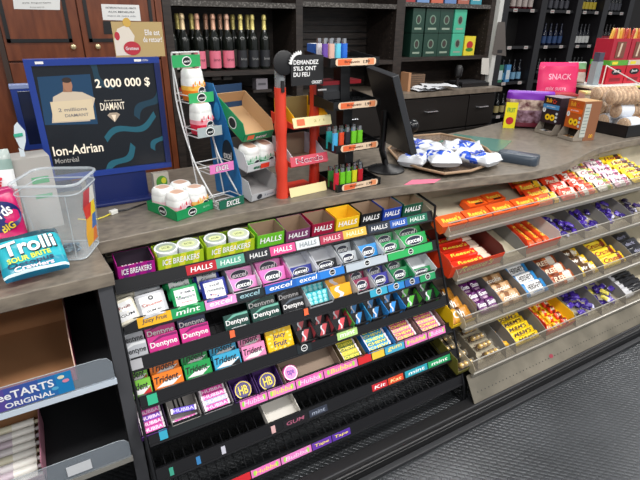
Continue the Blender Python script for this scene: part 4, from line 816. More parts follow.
def SQ(pts, mt, eps=.001): # polygon on the screen from points in the picture of the screen
    q = [W(a, b, SY) for a, b in pts]; q = [(min(max(p.x, x0 + t), x1 - t), SY - eps, min(max(p.z, z0 + t), z1 - t)) for p in q]; m.add(q, [tuple(range(len(q)))], mt)
TEAL, TEAL2 = E_('#1c4c5a'), E_('#17303e')
def wave(cx, cz, L, A, th, mt, rot=0.3):
    top = []; bot = []
    for k in range(15):
        u = k / 14; a = (u - .5) * L; b = A * sin(u * 2 * pi * 1.1); c, s_ = cos(rot), sin(rot)
        for lst, d in ((top, th / 2), (bot, -th / 2)): lst.append((min(max(cx + a * c - (b + d) * s_, x0 + t), x1 - t), min(max(cz + a * s_ + (b + d) * c, z0 + t), z1 - t)))
    for k in range(14):
        q = [bot[k], bot[k + 1], top[k + 1], top[k]]; m.add([(a, SY - .0006, b) for a, b in q], [(0, 1, 2, 3)], mt)
ww, hh = x1 - x0, z1 - z0
wave(x0 + ww * .70, z0 + hh * .40, .20, .018, .022, TEAL, .35); wave(x0 + ww * .58, z0 + hh * .12, .14, .014, .024, TEAL, .7); wave(x0 + ww * .50, z0 + hh * .88, .14, .015, .022, TEAL2, -.9); wave(x0 + ww * .88, z0 + hh * .62, .15, .016, .026, TEAL2, .8); wave(x0 + ww * .93, z0 + hh * .28, .10, .012, .02, TEAL, .9)
SQ([(45, 125), (98, 124), (90, 74), (37, 77)], E_('#17344e'), .001)
SQ([(52, 123), (90, 121), (95, 98), (82, 92), (64, 91), (53, 97)], E_('#a89a88'), .0014)
SQ([(63, 92), (72, 92), (72, 85), (63, 85)], E_('#7d5a46'), .0016)
c = W(67.5, 85, SY); m.ell((c.x, SY - .0018, c.z), XD, ZD, .0145, .021, E_('#8a624c'), eps=0); m.ell((c.x, SY - .002, c.z + .016), XD, ZD, .0145, .009, E_('#2c221e'), eps=0)
SQ([(54, 122), (95, 119), (92, 99), (50, 102)], E_('#b3a489'), .0022)
c = W(73, 111, SY); m.text('2 millions', (c.x, SY, c.z + .006), XD, ZD, .09, .012, E_('#5a5a60'), eps=.003); m.text('DIAMANT', (c.x + .01, SY, c.z - .014), XD, ZD, .075, .010, E_('#5a5a60'), eps=.003)
INK = E_('#c9bfae', .75)
def ST(s_, px, py, wd, ht, mt=INK, b=.03): c = W(px, py, SY); m.text(s_, (c.x, SY, c.z), XD, ZD, wd, ht, mt, bold=b, eps=.0026)
ST('2 000 000 $', 123, 83, .185, .034, b=.05); ST('DIAMANT', 112.5, 106, .082, .026, b=.01); ST('dans un instant', 113, 100, .06, .005, b=0)
c = W(114, 117, SY); m.poly((c.x, SY, c.z), XD, ZD, [(-.022, .008), (-.012, .016), (.012, .016), (.022, .008), (0, -.018)], E_('#8d7f70'), eps=.002); m.poly((c.x, SY, c.z), XD, ZD, [(-.008, .008), (.008, .008), (0, -.018)], E_('#c9b9a4'), eps=.0026)
ST('Ion-Adrian', 78.5, 149, .163, .034, b=.03); ST('Montréal', 67, 160, .076, .018, E_('#8d8a86', .5), .01)
m.build('screen_panel', mon)['label'] = 'dark lit screen with prize text and teal waves'
m = M(); m.box((.10, 1.905, CZ), (.315, 1.99, z0 + .01), NAVY2); m.box((.09, 1.87, CZ), (.325, 2.02, CZ + .014), NAVY2); m.build('stand', mon, bevel=.004)
m = M(); P = [W(162, 22, 1.925), W(165, 52, 1.925), W(116, 56, 1.925), W(113, 28, 1.925)]; P = [Vector((p.x, p.y, max(p.z, z1))) for p in P]
zb = z1; xa, xb = P[2].x, P[1].x; zt = P[0].z
m.box((xa, 1.925, zb), (xb, 1.929, zt), C('#b39a68', .5)); c = Vector(((xa + xb) / 2, 1.925, (zb + zt) / 2)); cw = xb - xa; ch = zt - zb
m.text('Elle est', (c.x + cw * .28, 1.925, c.z + ch * .2), XD, ZD, cw * .3, ch * .16, WHITE, eps=.001); m.text('de retour!', (c.x + cw * .27, 1.925, c.z + ch * .0), XD, ZD, cw * .38, ch * .16, WHITE, eps=.001)
m.poly((c.x - cw * .3, 1.925, c.z), XD, ZD, [(-cw * .19, -ch * .45), (cw * .12, -ch * .45), (cw * .22, ch * .1), (cw * .1, ch * .42), (-cw * .1, ch * .3), (-cw * .19, 0)], C('#d8cfc2'), eps=.0006)
m.ell((c.x - cw * .16, 1.925, c.z - ch * .25), XD, ZD, cw * .17, ch * .2, C('#b32a3a'), eps=.0012); m.text('Gratteux', (c.x - cw * .16, 1.925, c.z - ch * .25), XD, ZD, cw * .26, ch * .1, WHITE, eps=.002)
m.ell((c.x - cw * .2, 1.925, c.z + ch * .48), XD, ZD, cw * .08, ch * .13, C('#c9a24a'), eps=.0012); m.ell((c.x - cw * .42, 1.925, c.z + ch * .1), XD, ZD, cw * .05, ch * .12, C('#b32a3a'), eps=.0012)
tag(m.build('advert_card'), 'beige gold advert card standing on top of the blue framed screen', 'sign')
# cable with a clear plug
m = M(); pts = [at(px, py, z=CZ + .004) for px, py in ((78, 219), (88, 220), (98, 219), (106, 216), (112, 213))]; m.tube(pts, .0025, C('#d9c93a', .4), 6); m.build
cb = thing('network_cable', 'yellow cable with clear plug lying before the blue screen stand', 'cable', TR(0, 0, 0)); m.build('yellow_cord', cb, smooth=True)
m = M(); p = at(113, 212, z=CZ + .008); m.T = TR(p.x, p.y, p.z, .5); m.box((-.012, -.008, -.008), (.016, .008, .008), C('#e2e2dc', .2)); m.build('plug', cb, bevel=.002)
m = M(); m.tube([at(px, py, z=CZ + .004) for px, py in ((117, 211), (125, 210), (135, 207), (146, 203))], .003, BLACK, 6); m.build('black_cord', cb, smooth=True)
# --- small blue framed device behind
m = M(); y = 2.16; a = at(9, 86, y=y); b = at(29, 86, y=y); zt = a.z; x0b, x1b = a.x, a.x + .20
m.box((x0b, y, zt - .24), (x1b, y + .04, zt), NAVY); m.box((x0b + .02, y - .001, zt - .22), (x1b - .02, y + .01, zt - .02), C('#0f1a3c', .2)); m.box((x0b - .002, y - .002, zt - .012), (x1b, y + .04, zt + .004), C('#8c9cc8', .3))
m.box((x0b + .06, y + .01, CZ), (x1b - .06, y + .035, zt - .24), NAVY2); m.box((x0b + .03, y - .03, CZ), (x1b - .03, y + .08, CZ + .012), NAVY2)
tag(m.build('lottery_terminal', bevel=.002), 'smaller blue framed device half hidden behind the big screen', 'terminal')
# --- grey carton with green marks, folded paper slip
p = at(32, 215, z=CZ); zt = at(30, 143, y=1.83).z
m = M(); T0 = TR(-.035, 1.75, CZ, R(8)); m.box((-.07, 0, 0), (.035, .10, zt - CZ - .03), C('#a9a7a2', .6)); m.poly((-.0, 0, (zt - CZ) * .62), XD, ZD, [(-.03, -.012), (.02, -.012), (.02, .01), (-.03, .01)], C('#2f9a5a'), eps=.001); m.poly((-.0, 0, (zt - CZ) * .42), XD, ZD, [(-.03, -.008), (.02, -.008), (.02, .006), (-.03, .006)], C('#2f9a5a'), eps=.001)
tag(m.build('paper_carton'), 'grey carton with two green stripes left of the blue screen', 'box', None, T0)
P = [at(px, py, y=1.745) for px, py in ((14, 126), (17, 122), (25, 131), (26, 141), (24, 150), (20, 148), (14, 136))]; m = M(); m.plate(P[::-1], .001, C('#ccd8de', .6)); c = (P[0] + P[4]) / 2; m.poly(c + Vector((0, -.0, .01)), XD, ZD, [(-.012, -.006), (.012, -.004), (.012, .006), (-.012, .004)], C('#3aa888'), eps=.003)
zl = min(p.z for p in P)
m.plate([(P[5].x - .004, 1.7455, zl - .02), (P[4].x, 1.7455, zl - .02), (P[4].x, 1.7455, P[4].z), (P[5].x - .004, 1.7455, P[5].z)][::-1], .001, C('#ccd8de', .6))
tag(m.build('paper_slip'), 'curled white slip with green print sticking up by the grey carton', 'paper')

# --- candy bags at the far left
def bag(T0, wd, ht, th, stripes, texts, label, seed=1, name='candy_bag', cat='candy bag', decals=(), along='y'):
    m = M(); sf = pillow(m, wd, ht, th, stripes, seed=seed, nx=16, ny=18, crimp=.14, wob=.14, along=along)
    for kind, x, y, rx, ry, c, dz in decals:
        v = [(x * wd + rx * wd * cos(2 * pi * j / 24), y * ht + ry * ht * sin(2 * pi * j / 24)) for j in range(24)]
        v = [(a, b, sf(a, b)[2] + dz) for a, b in v] + [(x * wd, y * ht, sf(x * wd, y * ht)[2] + dz)]
        m.add(v, [(j, (j + 1) % 24, 24) for j in range(24)], C(c, .3))
    for t, x, y, s1, s2, ink, rot, dz in texts: surftext(m, sf, t, x * wd, y * ht, s1 * wd, s2 * ht, C(ink, .3), rot=rot, bold=.06, dz=dz)
    m.v = [v + Vector((0, ht / 2, 0)) for v in m.v]
    return tag(m.build(name, smooth=True), label, cat, None, T0)
# teal gummy bag leaning in front of the bucket
p = at(33, 277, z=CZ); 
TB = '#2aa9b8'
bag(TR(-.088, 1.362, CZ + .006, R(8), R(36)), .158, .138, .035, [(.06, C('#0f5a78', .2)), (.12, C('#cfe6ec', .25)), (.3, C('#1f8ea6', .25)), (.84, C(TB, .25)), (1, C('#17404e', .25))],
    [('Trolli', 0, .12, .82, .34, '#16181c', .05, .0025), ('Trolli', -.01, .13, .80, .32, '#f4f0f2', .05, .004), ('SOUR BRITE', -.05, -.12, .66, .11, '#d8e23a', .05, .002), ('Octopus', -.05, -.25, .7, .14, '#1a3a5a', .05, .002), ('Crawlers', -.02, -.34, .6, .10, '#f0d8e0', .05, .002)],
    'teal gummy candy bag leaning against the clear bucket at far left', 3)
bag(TR(-.175, 1.56, CZ + .004, R(10), R(72)), .15, .20, .05, [(.08, C('#a8125a', .25)), (.9, C('#d01a6a', .25)), (1, C('#a8125a', .25))],
    [('Nerds', .08, .12, .5, .16, '#ffffff', .35, .004), ('BIG', .2, -.08, .24, .10, '#f4d83a', .35, .003), ('24', .3, -.36, .16, .12, '#f4d83a', .1, .002)],
    'magenta candy bag with blue oval logo left of the clear bucket', 5, decals=[('o', .12, .08, .36, .22, '#16246a', .002)])
bag(TR(-.225, 1.44, CZ + .004, R(6), R(62)), .10, .10, .04, [(.1, C('#a81a20', .25)), (.9, C('#e0302a', .25)), (1, C('#a81a20', .25))], [], 'bright red candy bag at the left picture edge beside the teal bag', 6)
bag(TR(-.17, 1.70, CZ + .004, R(-4), R(78)), .13, .28, .05, [(.3, C('#c8d0d4', .2)), (.55, C('#d8243a', .25)), (.8, C('#eceff0', .25)), (.9, C('#8aa39c', .25)), (1, C('#a9b4b0', .25))], [('Fruit', .1, .1, .5, .1, '#d8243a', 1.3, .002)], 'white and red candy bag behind the magenta bag at the left edge', 8)
# clear plastic bucket
buck = thing('plastic_bucket', 'square clear plastic bucket with a flame coloured sticker on its right corner', 'bucket', TR(0, 1.52, CZ, R(-25)))
CLR = C('#dfe9ee', .05, 0, .20); CLR2 = C('#cdd6dc', .08, 0, .38)
m = M(); Hb = .235; n = 4; ri = []
for z, s in ((0, .066), (.004, .070), (Hb * .5, .079), (Hb, .088)): ri.append([(x, y, z) for x, y in rrect(2 * s, 2 * s, s * .35, n)])
k = len(ri[0]); v = [q for r_ in ri for q in r_]; fs = []
for a in range(3): fs += [(a * k + j, a * k + (j + 1) % k, (a + 1) * k + (j + 1) % k, (a + 1) * k + j) for j in range(k)]
m.add(v, fs, CLR); m.add([q for q in ri[0]], [tuple(range(k))], CLR2); m.build('bucket_wall', buck, smooth=True)
m = M(); m.tube([(x, y, Hb) for x, y in rrect(.182, .182, .034, 5)], .0042, CLR2, 8, True); m.tube([(x, y, Hb - .028) for x, y in rrect(.174, .174, .032, 5)], .0022, CLR2, 6, True); m.tube([(x, y, .004) for x, y in rrect(.136, .136, .024, 5)], .0025, CLR2, 6, True)
for sx in (-1, 1): m.tube([(sx * .056, -.0855, Hb - .03), (sx * .045, -.068, .01)], .0016, CLR2, 5)
m.build('rim', buck, smooth=True)['label'] = 'thick clear rim'
m = M(); SH = (-.55, -.62, -.45, -.60, -.40)
zs_ = (.03, .072, .115, .155, .20); cs_ = (('#e8b02a', '#d8702a'), ('#f0b02a', '#3a6ab0'), ('#d8322a', '#f0d02a'), ('#b8283a', '#d8d8d0'))
def sp(f, z): s_ = .070 + .018 * z / Hb + .0012; return (s_, s_ * f, z)
for q in range(4):
    za, zb = zs_[q], zs_[q + 1]
    m.add([sp(SH[q], za), sp(.0, za), sp(.15, zb), sp(SH[q + 1], zb)], [(0, 1, 2, 3)], C(cs_[q][0], .3)); m.add([sp(.0, za), sp(.5, za), sp(.45, zb), sp(.15, zb)], [(0, 1, 2, 3)], C(cs_[q][1], .3))
m.build('sticker', buck)['label'] = 'red, orange and yellow sticker'
m = M(); rnd = random.Random(4)
for q in range(16):
    a, r0 = rnd.uniform(0, 6.28), rnd.uniform(0, .035); m.T = TR(r0 * cos(a), r0 * sin(a), .006 + .004 * (q % 3), rnd.uniform(0, 3)); m.box((-.018, -.006, 0), (.018, .006, .005), C(['#3f5a78', '#8fa8ba', '#2a3c55', '#5a7a8a'][q % 4], .3))
m.T = None; o = m.build('wrapped_sweets'); o['kind'] = 'stuff'; tag(o, 'small blue grey wrapped sweets on the floor of the clear bucket', 'sweets', None, TR(0, 1.52, CZ + .002, R(-25)))

# --- gum bottle : rounded square pot with lid
def gum_bottle(T0, label, group, c1, c2, r=.037, h=.088):
    t = thing('gum_bottle', label, 'gum bottle', T0, group)
    def ring(s, z): return [(x, y, z) for x, y in rrect(2 * s, 2 * s, s * .62, 4)]
    def loft(m, rows, mats, cap=True):
        k = 20; v = [q for r_ in rows for q in r_]; fs = []; ms = []
        for a in range(len(rows) - 1):
            for j in range(k): fs.append((a * k + j, a * k + (j + 1) % k, (a + 1) * k + (j + 1) % k, (a + 1) * k + j)); ms.append(mats[a])
        fs.append(tuple(range(k - 1, -1, -1))); ms.append(mats[0]); fs.append(tuple((len(rows) - 1) * k + j for j in range(k))); ms.append(mats[-1])
        m.add(v, fs, ms)
    Wt = C('#eef0ee', .3); m = M(); A, B = C(c1, .3), C(c2, .3)
    loft(m, [ring(r * .90, 0), ring(r * .97, h * .05), ring(r * 1.0, h * .34), ring(r, h * .48), ring(r * .99, h * .64), ring(r * .95, h * .72)], [A, A, B, Wt, Wt])
    for fx, fy, ux in ((0, -1, (1, 0, 0)), (1, 0, (0, 1, 0))):
        n_ = Vector((fx, fy, 0)) * (r * 1.0 + .0006)
        m.ell(n_ + Vector((r * .3 * abs(fy), 0, h * .3)), ux, ZD, r * .46, h * .16, C('#f4f6f6'), eps=.0006); m.ell(n_ + Vector((r * .3 * abs(fy), 0, h * .3)), ux, ZD, r * .41, h * .14, C('#15202c'), eps=.001); m.text('excel', n_ + Vector((r * .3 * abs(fy), 0, h * .3)), ux, ZD, r * .6, h * .12, C('#f4f6f6'), eps=.0015, bold=.05)
        for q in range(6): m.poly(n_ + Vector((0, 0, h * (.50 + .07 * (q % 2)))) + Vector(ux) * (q - 2.5) * r * .26, ux, ZD, [(-r * .11, -.006), (r * .1, -.007), (r * .02, .008), (-r * .08, .005)], A if q % 3 == 0 else B, eps=.0004)
    m.build('body', t, smooth=True)
    m = M(); loft(m, [ring(r * .95, h * .72), ring(r * .96, h * .74), ring(r * .90, h * .92), ring(r * .74, h), ring(r * .60, h * 1.004), ring(r * .5, h * 1.0)], [Wt, Wt, Wt, Wt, C('#d9b9a8', .4), C('#cfa994', .4)]); m.build('lid', t, smooth=True)
    return t
# green tray with four bottles
a = Vector((.345, 1.60, CZ)); YA = R(17)
m = M(); G = C('#0f8f52', .35); w_, d_ = .165, .175
T0 = TR(.345, 1.603, CZ, YA)
m.box((0, 0, 0), (w_, d_, .002), G); m.box((0, 0, 0), (w_, .002, .036), G); m.box((0, d_ - .002, 0), (w_, d_, .036), G); m.box((w_ - .002, 0, 0), (w_, d_, .036), G)
m.plate([(0, 0, 0), (0, 0, .036), (0, .05, .045), (0, d_, .036), (0, d_, 0)], .002, G)
for c, ux, s in (((0, d_ * .45, .021), (0, -1, 0), 1.25), ((w_ * .42, 0, .017), XD, 1)):
    m.ell(c, ux, ZD, .019 * s, .0145 * s, C('#f4f6f6'), eps=.001); m.ell(c, ux, ZD, .0165 * s, .0125 * s, C('#10181c'), eps=.0016); m.text('excel', c, ux, ZD, .023 * s, .009 * s, C('#f4f6f6'), eps=.0022, bold=.05)
m.text('gum', (w_ * .8, 0, .02), XD, ZD, .028, .008, C('#8fd0a8'), eps=.001)
# move tray so that its near corner sits at the front
T0 = TR(.345, 1.603, CZ, R(22)); tag(m.build('display_tray'), 'green card tray of gum bottles in front of the wire stand', 'display box', None, T0)
for (lx, ly), c1, c2, nm in (((.043, .043), '#d82a4a', '#f2b9c4', 'red and pink bottle at the left front'), ((.121, .043), '#f07a1a', '#f8c86a', 'orange bottle at the right front'), ((.043, .128), '#e04a6a', '#f6d0d8', 'pale red bottle at the left back'), ((.121, .128), '#c9b8b8', '#e6d8d4', 'pale bottle at the right back')):
    gum_bottle(T0 @ TR(lx, ly, .0025, R(8)), f'white gum pot, {nm} of the green tray', 'gum pots in the green tray', c1, c2)
# small potted looking pack behind tray
p = at(161, 186, z=CZ); m = M(); m.box((-.03, 0, 0), (.03, .03, .10), C('#b9b3a6', .5)); m.ell((.0, 0, .065), XD, ZD, .022, .025, C('#4a8a3a'), eps=.001); m.ell((.008, 0, .07), XD, ZD, .01, .012, C('#c9c83a'), eps=.002)
tag(m.build('seed_packet'), 'small carton with green leaf picture behind the green tray', 'box', None, TR(.365, 1.88, CZ, .1))

# --- white wire stand
u = Vector((cos(R(15)), sin(R(15)), 0)); bk = Vector((-sin(R(15)), cos(R(15)), 0)); WW = C('#d8dadb', .3, .2)
ws = thing('wire_stand', 'tall white wire gum stand with coloured price plates beside the blue screen', 'wire stand', TR(0, 0, 0))
lv = [((186, 61), 1.86), ((201, 97.5), 1.81), ((209.5, 131.5), 1.755), ((221.5, 167.5), 1.70), ((231.5, 203), 1.655)]
LP = [at(*p, y=y) for p, y in lv]; LP[4].z = max(LP[4].z, CZ + .018)
hw = .055
def side(s):
    P = [LP[0] + u * s * hw + Vector((0, 0, .03))] + [LP[0] + u * s * hw] + [LP[k] + u * (s * hw - .02) + bk * .055 for k in (1, 2, 3)] + [LP[4] + u * s * hw + bk * .01 - Vector((0, 0, .006))]
    out = []
    for a_, b_ in zip(P, P[1:]):
        for q in range(4): out.append(a_.lerp(b_, q / 4))
    out.append(P[-1])
    for _ in range(3): out = [out[0]] + [(out[i - 1] + out[i] * 2 + out[i + 1]) / 4 for i in range(1, len(out) - 1)] + [out[-1]]
    return out
m = M(); L_, R_ = side(-1), side(1)
m.tube(L_ + [L_[-1] + bk * .12 - Vector((0, 0, L_[-1].z - CZ - .004))], .0032, WW, 6); m.tube(R_ + [R_[-1] + bk * .12 - Vector((0, 0, R_[-1].z - CZ - .004))], .0032, WW, 6); m.tube([L_[0], R_[0]], .0032, WW, 6)
e1, e2 = L_[-1] + bk * .12, R_[-1] + bk * .12; e1.z = e2.z = CZ + .004; m.tube([e1, e2], .0032, WW, 6); m.tube([e1, L_[4]], .0028, WW, 6); m.tube([e2, R_[4]], .0028, WW, 6)
fl, fr_ = L_[-1].copy(), R_[-1].copy()
m.tube([fl, Vector((fl.x, fl.y, CZ + .003))], .003, WW, 6); m.tube([fr_, Vector((fr_.x, fr_.y, CZ + .003))], .003, WW, 6)
m.build('frame', ws, smooth=True)
for k, (base, wd, ht) in enumerate((('#2fa35f', .115, .042), ('#35ac66', .105, .036), ('#a9b4b6', .105, .036), ('#e57fc0', .105, .034), ('#12614a', .112, .034))):
    c = LP[k]; d = M()
    if k:
        cl, cr = c - u * wd / 2, c + u * wd / 2
        for z in (-.016, .010):
            pts = [cl + Vector((0, 0, z)), cl + bk * .09 + Vector((0, 0, z)), cr + bk * .09 + Vector((0, 0, z)), cr + Vector((0, 0, z))]
            d.tube(pts, .0022, WW, 6)
        for q in range(1, 4): d.tube([cl.lerp(cr, q / 4) + Vector((0, 0, -.016)), cl.lerp(cr, q / 4) + bk * .09 + Vector((0, 0, -.016))], .0016, WW, 5)
        d.tube([cl + Vector((0, 0, -.016)), cr + Vector((0, 0, -.016))], .0022, WW, 6); tw = d.build('wire_tray', ws, smooth=True)
    pl = M(); o_ = c - bk * .004; pl.plate([o_ - u * wd / 2 - Vector((0, 0, ht / 2)), o_ + u * wd / 2 - Vector((0, 0, ht / 2)), o_ + u * wd / 2 + Vector((0, 0, ht / 2)), o_ - u * wd / 2 + Vector((0, 0, ht / 2))], .002, C(base, .35))
    if k < 3: pl.ell(o_, u, ZD, .019, .0165, C('#f4f6f6'), eps=.001); pl.ell(o_, u, ZD, .016, .0135, C('#10181c'), eps=.0016); pl.text('excel', o_, u, ZD, .022, .009, C('#f4f6f6'), eps=.0022)
    elif k == 3: pl.text('EXCEL', o_, u, ZD, .06, .022, C('#16181c'), shear=.2, bold=.08, eps=.001); pl.text('EXCEL', o_, u, ZD, .057, .019, C('#f4f6f6'), shear=.2, bold=.03, eps=.002)
    else: pl.text('EXCEL', o_ + u * .005, u, ZD, .064, .024, C('#0a0c0e'), shear=.2, bold=.09, eps=.001); pl.text('EXCEL', o_ + u * .005, u, ZD, .062, .021, C('#f4f6f6'), shear=.2, bold=.04, eps=.002)
    pl.build('price_plate', ws)['label'] = ['green header plate', 'green price plate', 'grey price plate', 'pink price plate', 'dark green front plate'][k]
for k, c1, c2, nm in ((1, '#f0801a', '#f8c050', 'orange'), (2, '#d8203f', '#f0a0ac', 'red')):
    c = LP[k] + bk * .045 - Vector((0, 0, .0135)) - u * .003; gum_bottle(TR(c.x, c.y, c.z, R(20)), f'white gum pot with {nm} pattern on the {["", "upper", "second"][k]} wire tray', None, c1, c2, r=.037, h=.112)

# --- corrugated display with blue side
T0 = TR(.642, 1.655, CZ, R(17)); bd = thing('card_display', 'card gum display with blue side wall and three sloping trays', 'display stand', T0)
BL = C('#1d6fae', .4); DW = .145; GR = C('#a8a6a6', .7)
m = M(); m.plate([(0, .05, 0), (0, .22, 0), (0, .25, .43), (0, .19, .43), (0, .12, .30), (0, .05, .09)], -.003, BL); m.ell((0, .12, .17), (0, -1, 0), ZD, .035, .06, C('#10202c'), eps=.0035); m.text('excel', (0, .12, .17), (0, -1, 0), ZD, .05, .03, WHITE, eps=.0045)
m.ell((0, .17, .33), (0, -1, 0), ZD, .02, .035, C('#2a8fd0'), eps=.0035); m.build('side_wall', bd)['label'] = 'blue printed side wall'
m = M(); m.plate([(DW, .0, 0), (DW, .0, .05), (DW, .09, .12), (DW, .2, .12), (DW, .2, 0)], .003, GR); m.build('side_wall', bd)
m = M(); m.box((.002, .20, 0), (DW, .203, .42), C('#1a3a5c', .5)); m.build('back_wall', bd)
for k, (yy, z, col, inn, hf, hb, sl, dd) in enumerate(((.0, .004, '#b9bcc0', GR, .03, .075, 14, .18), (.015, .118, '#c9ced2', GR, .032, .07, 12, .17), (.03, .232, '#12905a', C('#b8956c', .8), .036, .065, 30, .21))):
    m = M(); m.T = TR(.003, yy, z, 0, R(sl)); f_ = C(col, .4); s_ = C('#12905a' if k == 2 else col, .4); Wd = DW - .004
    m.box((0, 0, 0), (Wd, dd, .002), inn); m.box((0, 0, 0), (Wd, .002, hf), f_, back=inn); m.box((0, dd - .002, 0), (Wd, dd, hb), inn)
    for x, o1, o2 in ((0, s_, inn), (Wd - .002, inn, inn)): m.add([(x, 0, 0), (x, dd, 0), (x, dd, hb), (x, .03, hb), (x, 0, hf), (x + .002, 0, 0), (x + .002, dd, 0), (x + .002, dd, hb), (x + .002, .03, hb), (x + .002, 0, hf)], [(4, 3, 2, 1, 0), (5, 6, 7, 8, 9)] + [(q, (q + 1) % 5, 5 + (q + 1) % 5, 5 + q) for q in range(5)], [o1, o2] + [o1] * 5)
    if k == 2:
        m.text('excel', (Wd * .58, 0, hf * .5), XD, ZD, .052, .016, C('#0a0c0e'), shear=.2, bold=.12, eps=.001); m.text('excel', (Wd * .58, 0, hf * .5), XD, ZD, .05, .014, WHITE, shear=.2, bold=.05, eps=.002); m.poly((Wd * .22, 0, hf * .55), XD, ZD, [(-.016, -.01), (.016, -.01), (.016, .01), (-.016, .01)], C('#ef6a3c'), eps=.001)
        m.ell((0, .08, .03), (0, -1, 0), ZD, .025, .022, WHITE, eps=.001); m.ell((0, .08, .03), (0, -1, 0), ZD, .021, .018, C('#10181c'), eps=.002)
    elif k == 1: m.text('excel', (Wd * .40, 0, hf * .5), XD, ZD, .05, .015, C('#0f6a4a'), shear=.2, bold=.12, eps=.001); m.poly((Wd * .62, 0, hf * .5), XD, ZD, [(-.022, -.01), (.022, -.01), (.022, .01), (-.022, .01)], C('#e0402a'), eps=.002)
    else: m.ell((Wd * .3, 0, hf * .5), XD, ZD, .013, .011, C('#2a2f38'), eps=.001); m.text('2 pour', (Wd * .65, 0, hf * .5), XD, ZD, .05, .010, C('#4a5a78'), eps=.001)
    m.build('tray', bd)['label'] = ['empty grey bottom tray', 'grey middle tray', 'green and brown top tray'][k]
for k in range(2):
    gum_bottle(T0 @ TR(.042 + k * .073, .060, .130, R(6), R(12)), f'white gum pot with green pattern, {["left", "right"][k]} one in the card display', 'green gum pots', '#1f9a5f', '#bfe2cf', r=.037, h=.085)

# --- red stand
RED = C('#d8402c', .35)
rs = thing('candy_stand', 'red two post candy stand with three trays and clear post tops', 'display stand', TR(0, 0, 0))
pL = Vector((.785, 1.665, 0)); pR = Vector((.985, 1.76, 0)); ax = (pR - pL).normalized()
for p, ztop, nm in ((pL, 1.375, 'left'), (pR, 1.372, 'right')):
    m = M(); m.lathe([(.025, 0), (.024, .02), (.021, .09), (.0255, .125), (.021, .16), (.021, .25), (.0255, .285), (.021, .32), (.022, ztop - CZ)], RED, 18, (p.x, p.y, CZ)); po = m.build('post', rs, smooth=True)
    m = M(); m.lathe([(.0195, 0), (.0195, .058), (.016, .062)], C('#b9bec2', .08, .1, .45), 18, (p.x, p.y, ztop)); m.build('clear_top', po, smooth=True)['label'] = 'clear plastic cap'
th = R(6)
for k, (fpx, lab, tray, inn) in enumerate((((312, 121), '#e2d6a0', '#f0b81a', '#8c7a4a'), ((309, 159), '#c9485a', '#e8e6ec', '#8f7a66'), ((308, 193), '#e2d6a0', None, None))):
    c = at(*fpx, y=1.655); c.z = max(c.z, CZ + .02); cx, cy = c.x, c.y + .004
    m = M(); m.T = TR(cx, cy, c.z, th)
    m.box((-.078, 0, -.026), (.092, .17, -.020), RED); m.plate([(-.078, 0, -.026), (-.078, .17, -.026), (-.078, .17, .02), (-.078, 0, -.010)], .004, RED); 
    if k < 2: m.box((-.078, .165, -.026), (.092, .17, .015), RED)
    sh_ = m.build('shelf', rs)
    m = M(); m.T = TR(cx, cy - .006, c.z, th, R(-16)); m.box((-.09, -.002, -.02), (.09, .0, .018), C(lab, .4))
    if k == 1: m.text('Nerds', (0, -.002, 0), XD, ZD, .13, .022, C('#f4f0f4'), bold=.06, eps=.001); m.text('Nerds', (0, -.002, 0), XD, ZD, .125, .018, C('#8a2040'), bold=.02, eps=.002)
    if k == 0: m.poly((-.055, -.002, 0), XD, ZD, [(-.018, -.012), (.018, -.012), (.018, .012), (-.018, .012)], C('#ef6a3c'), eps=.001); m.text('2 / 1', (.03, -.002, 0), XD, ZD, .05, .008, C('#b09a4a'), eps=.001)
    m.build('label_plate', sh_)['label'] = ['cream plate with orange square', 'red candy label plate', 'blank cream plate'][k]
    if tray:
        m = M(); tc_ = C(tray, .4); ic = C(inn, .8); w2 = .080; d = .155
        m.box((-w2, 0, 0), (w2, d, .002), ic); m.box((-w2, 0, 0), (w2, .002, .03), tc_, back=ic); m.box((-w2, d - .002, 0), (w2, d, .09), ic)
        for s in (-1, 1): m.add([(s * w2, 0, 0), (s * w2, d, 0), (s * w2, d, .09), (s * w2, .10, .09), (s * w2, 0, .03), (s * (w2 - .002), 0, 0), (s * (w2 - .002), d, 0), (s * (w2 - .002), d, .09), (s * (w2 - .002), .10, .09), (s * (w2 - .002), 0, .03)], [(0, 1, 2, 3, 4), (9, 8, 7, 6, 5)] + [(q, (q + 1) % 5, 5 + (q + 1) % 5, 5 + q) for q in range(5)], [tc_, tc_ if k == 0 else C('#b9b9c8', .6)] + [tc_] * 5)
        if k == 1:
            for q in range(6): m.poly((-.07 + q * .028, 0, .022), XD, ZD, [(-.012, -.008), (.012, -.008), (.012, .006), (-.012, .006)], C(['#d8404a', '#e8e0e8', '#3a8ac0', '#e8e0e8', '#e06a3a', '#c8a8d0'][q]), eps=.001)
        tag(m.build('display_tray'), ['yellow card tray in the upper level of the red stand', 'white and patterned card tray in the middle of the red stand'][k], 'display box', None, TR(cx, cy + .006, c.z - .0185, th) @ TR(.008, 0, 0))
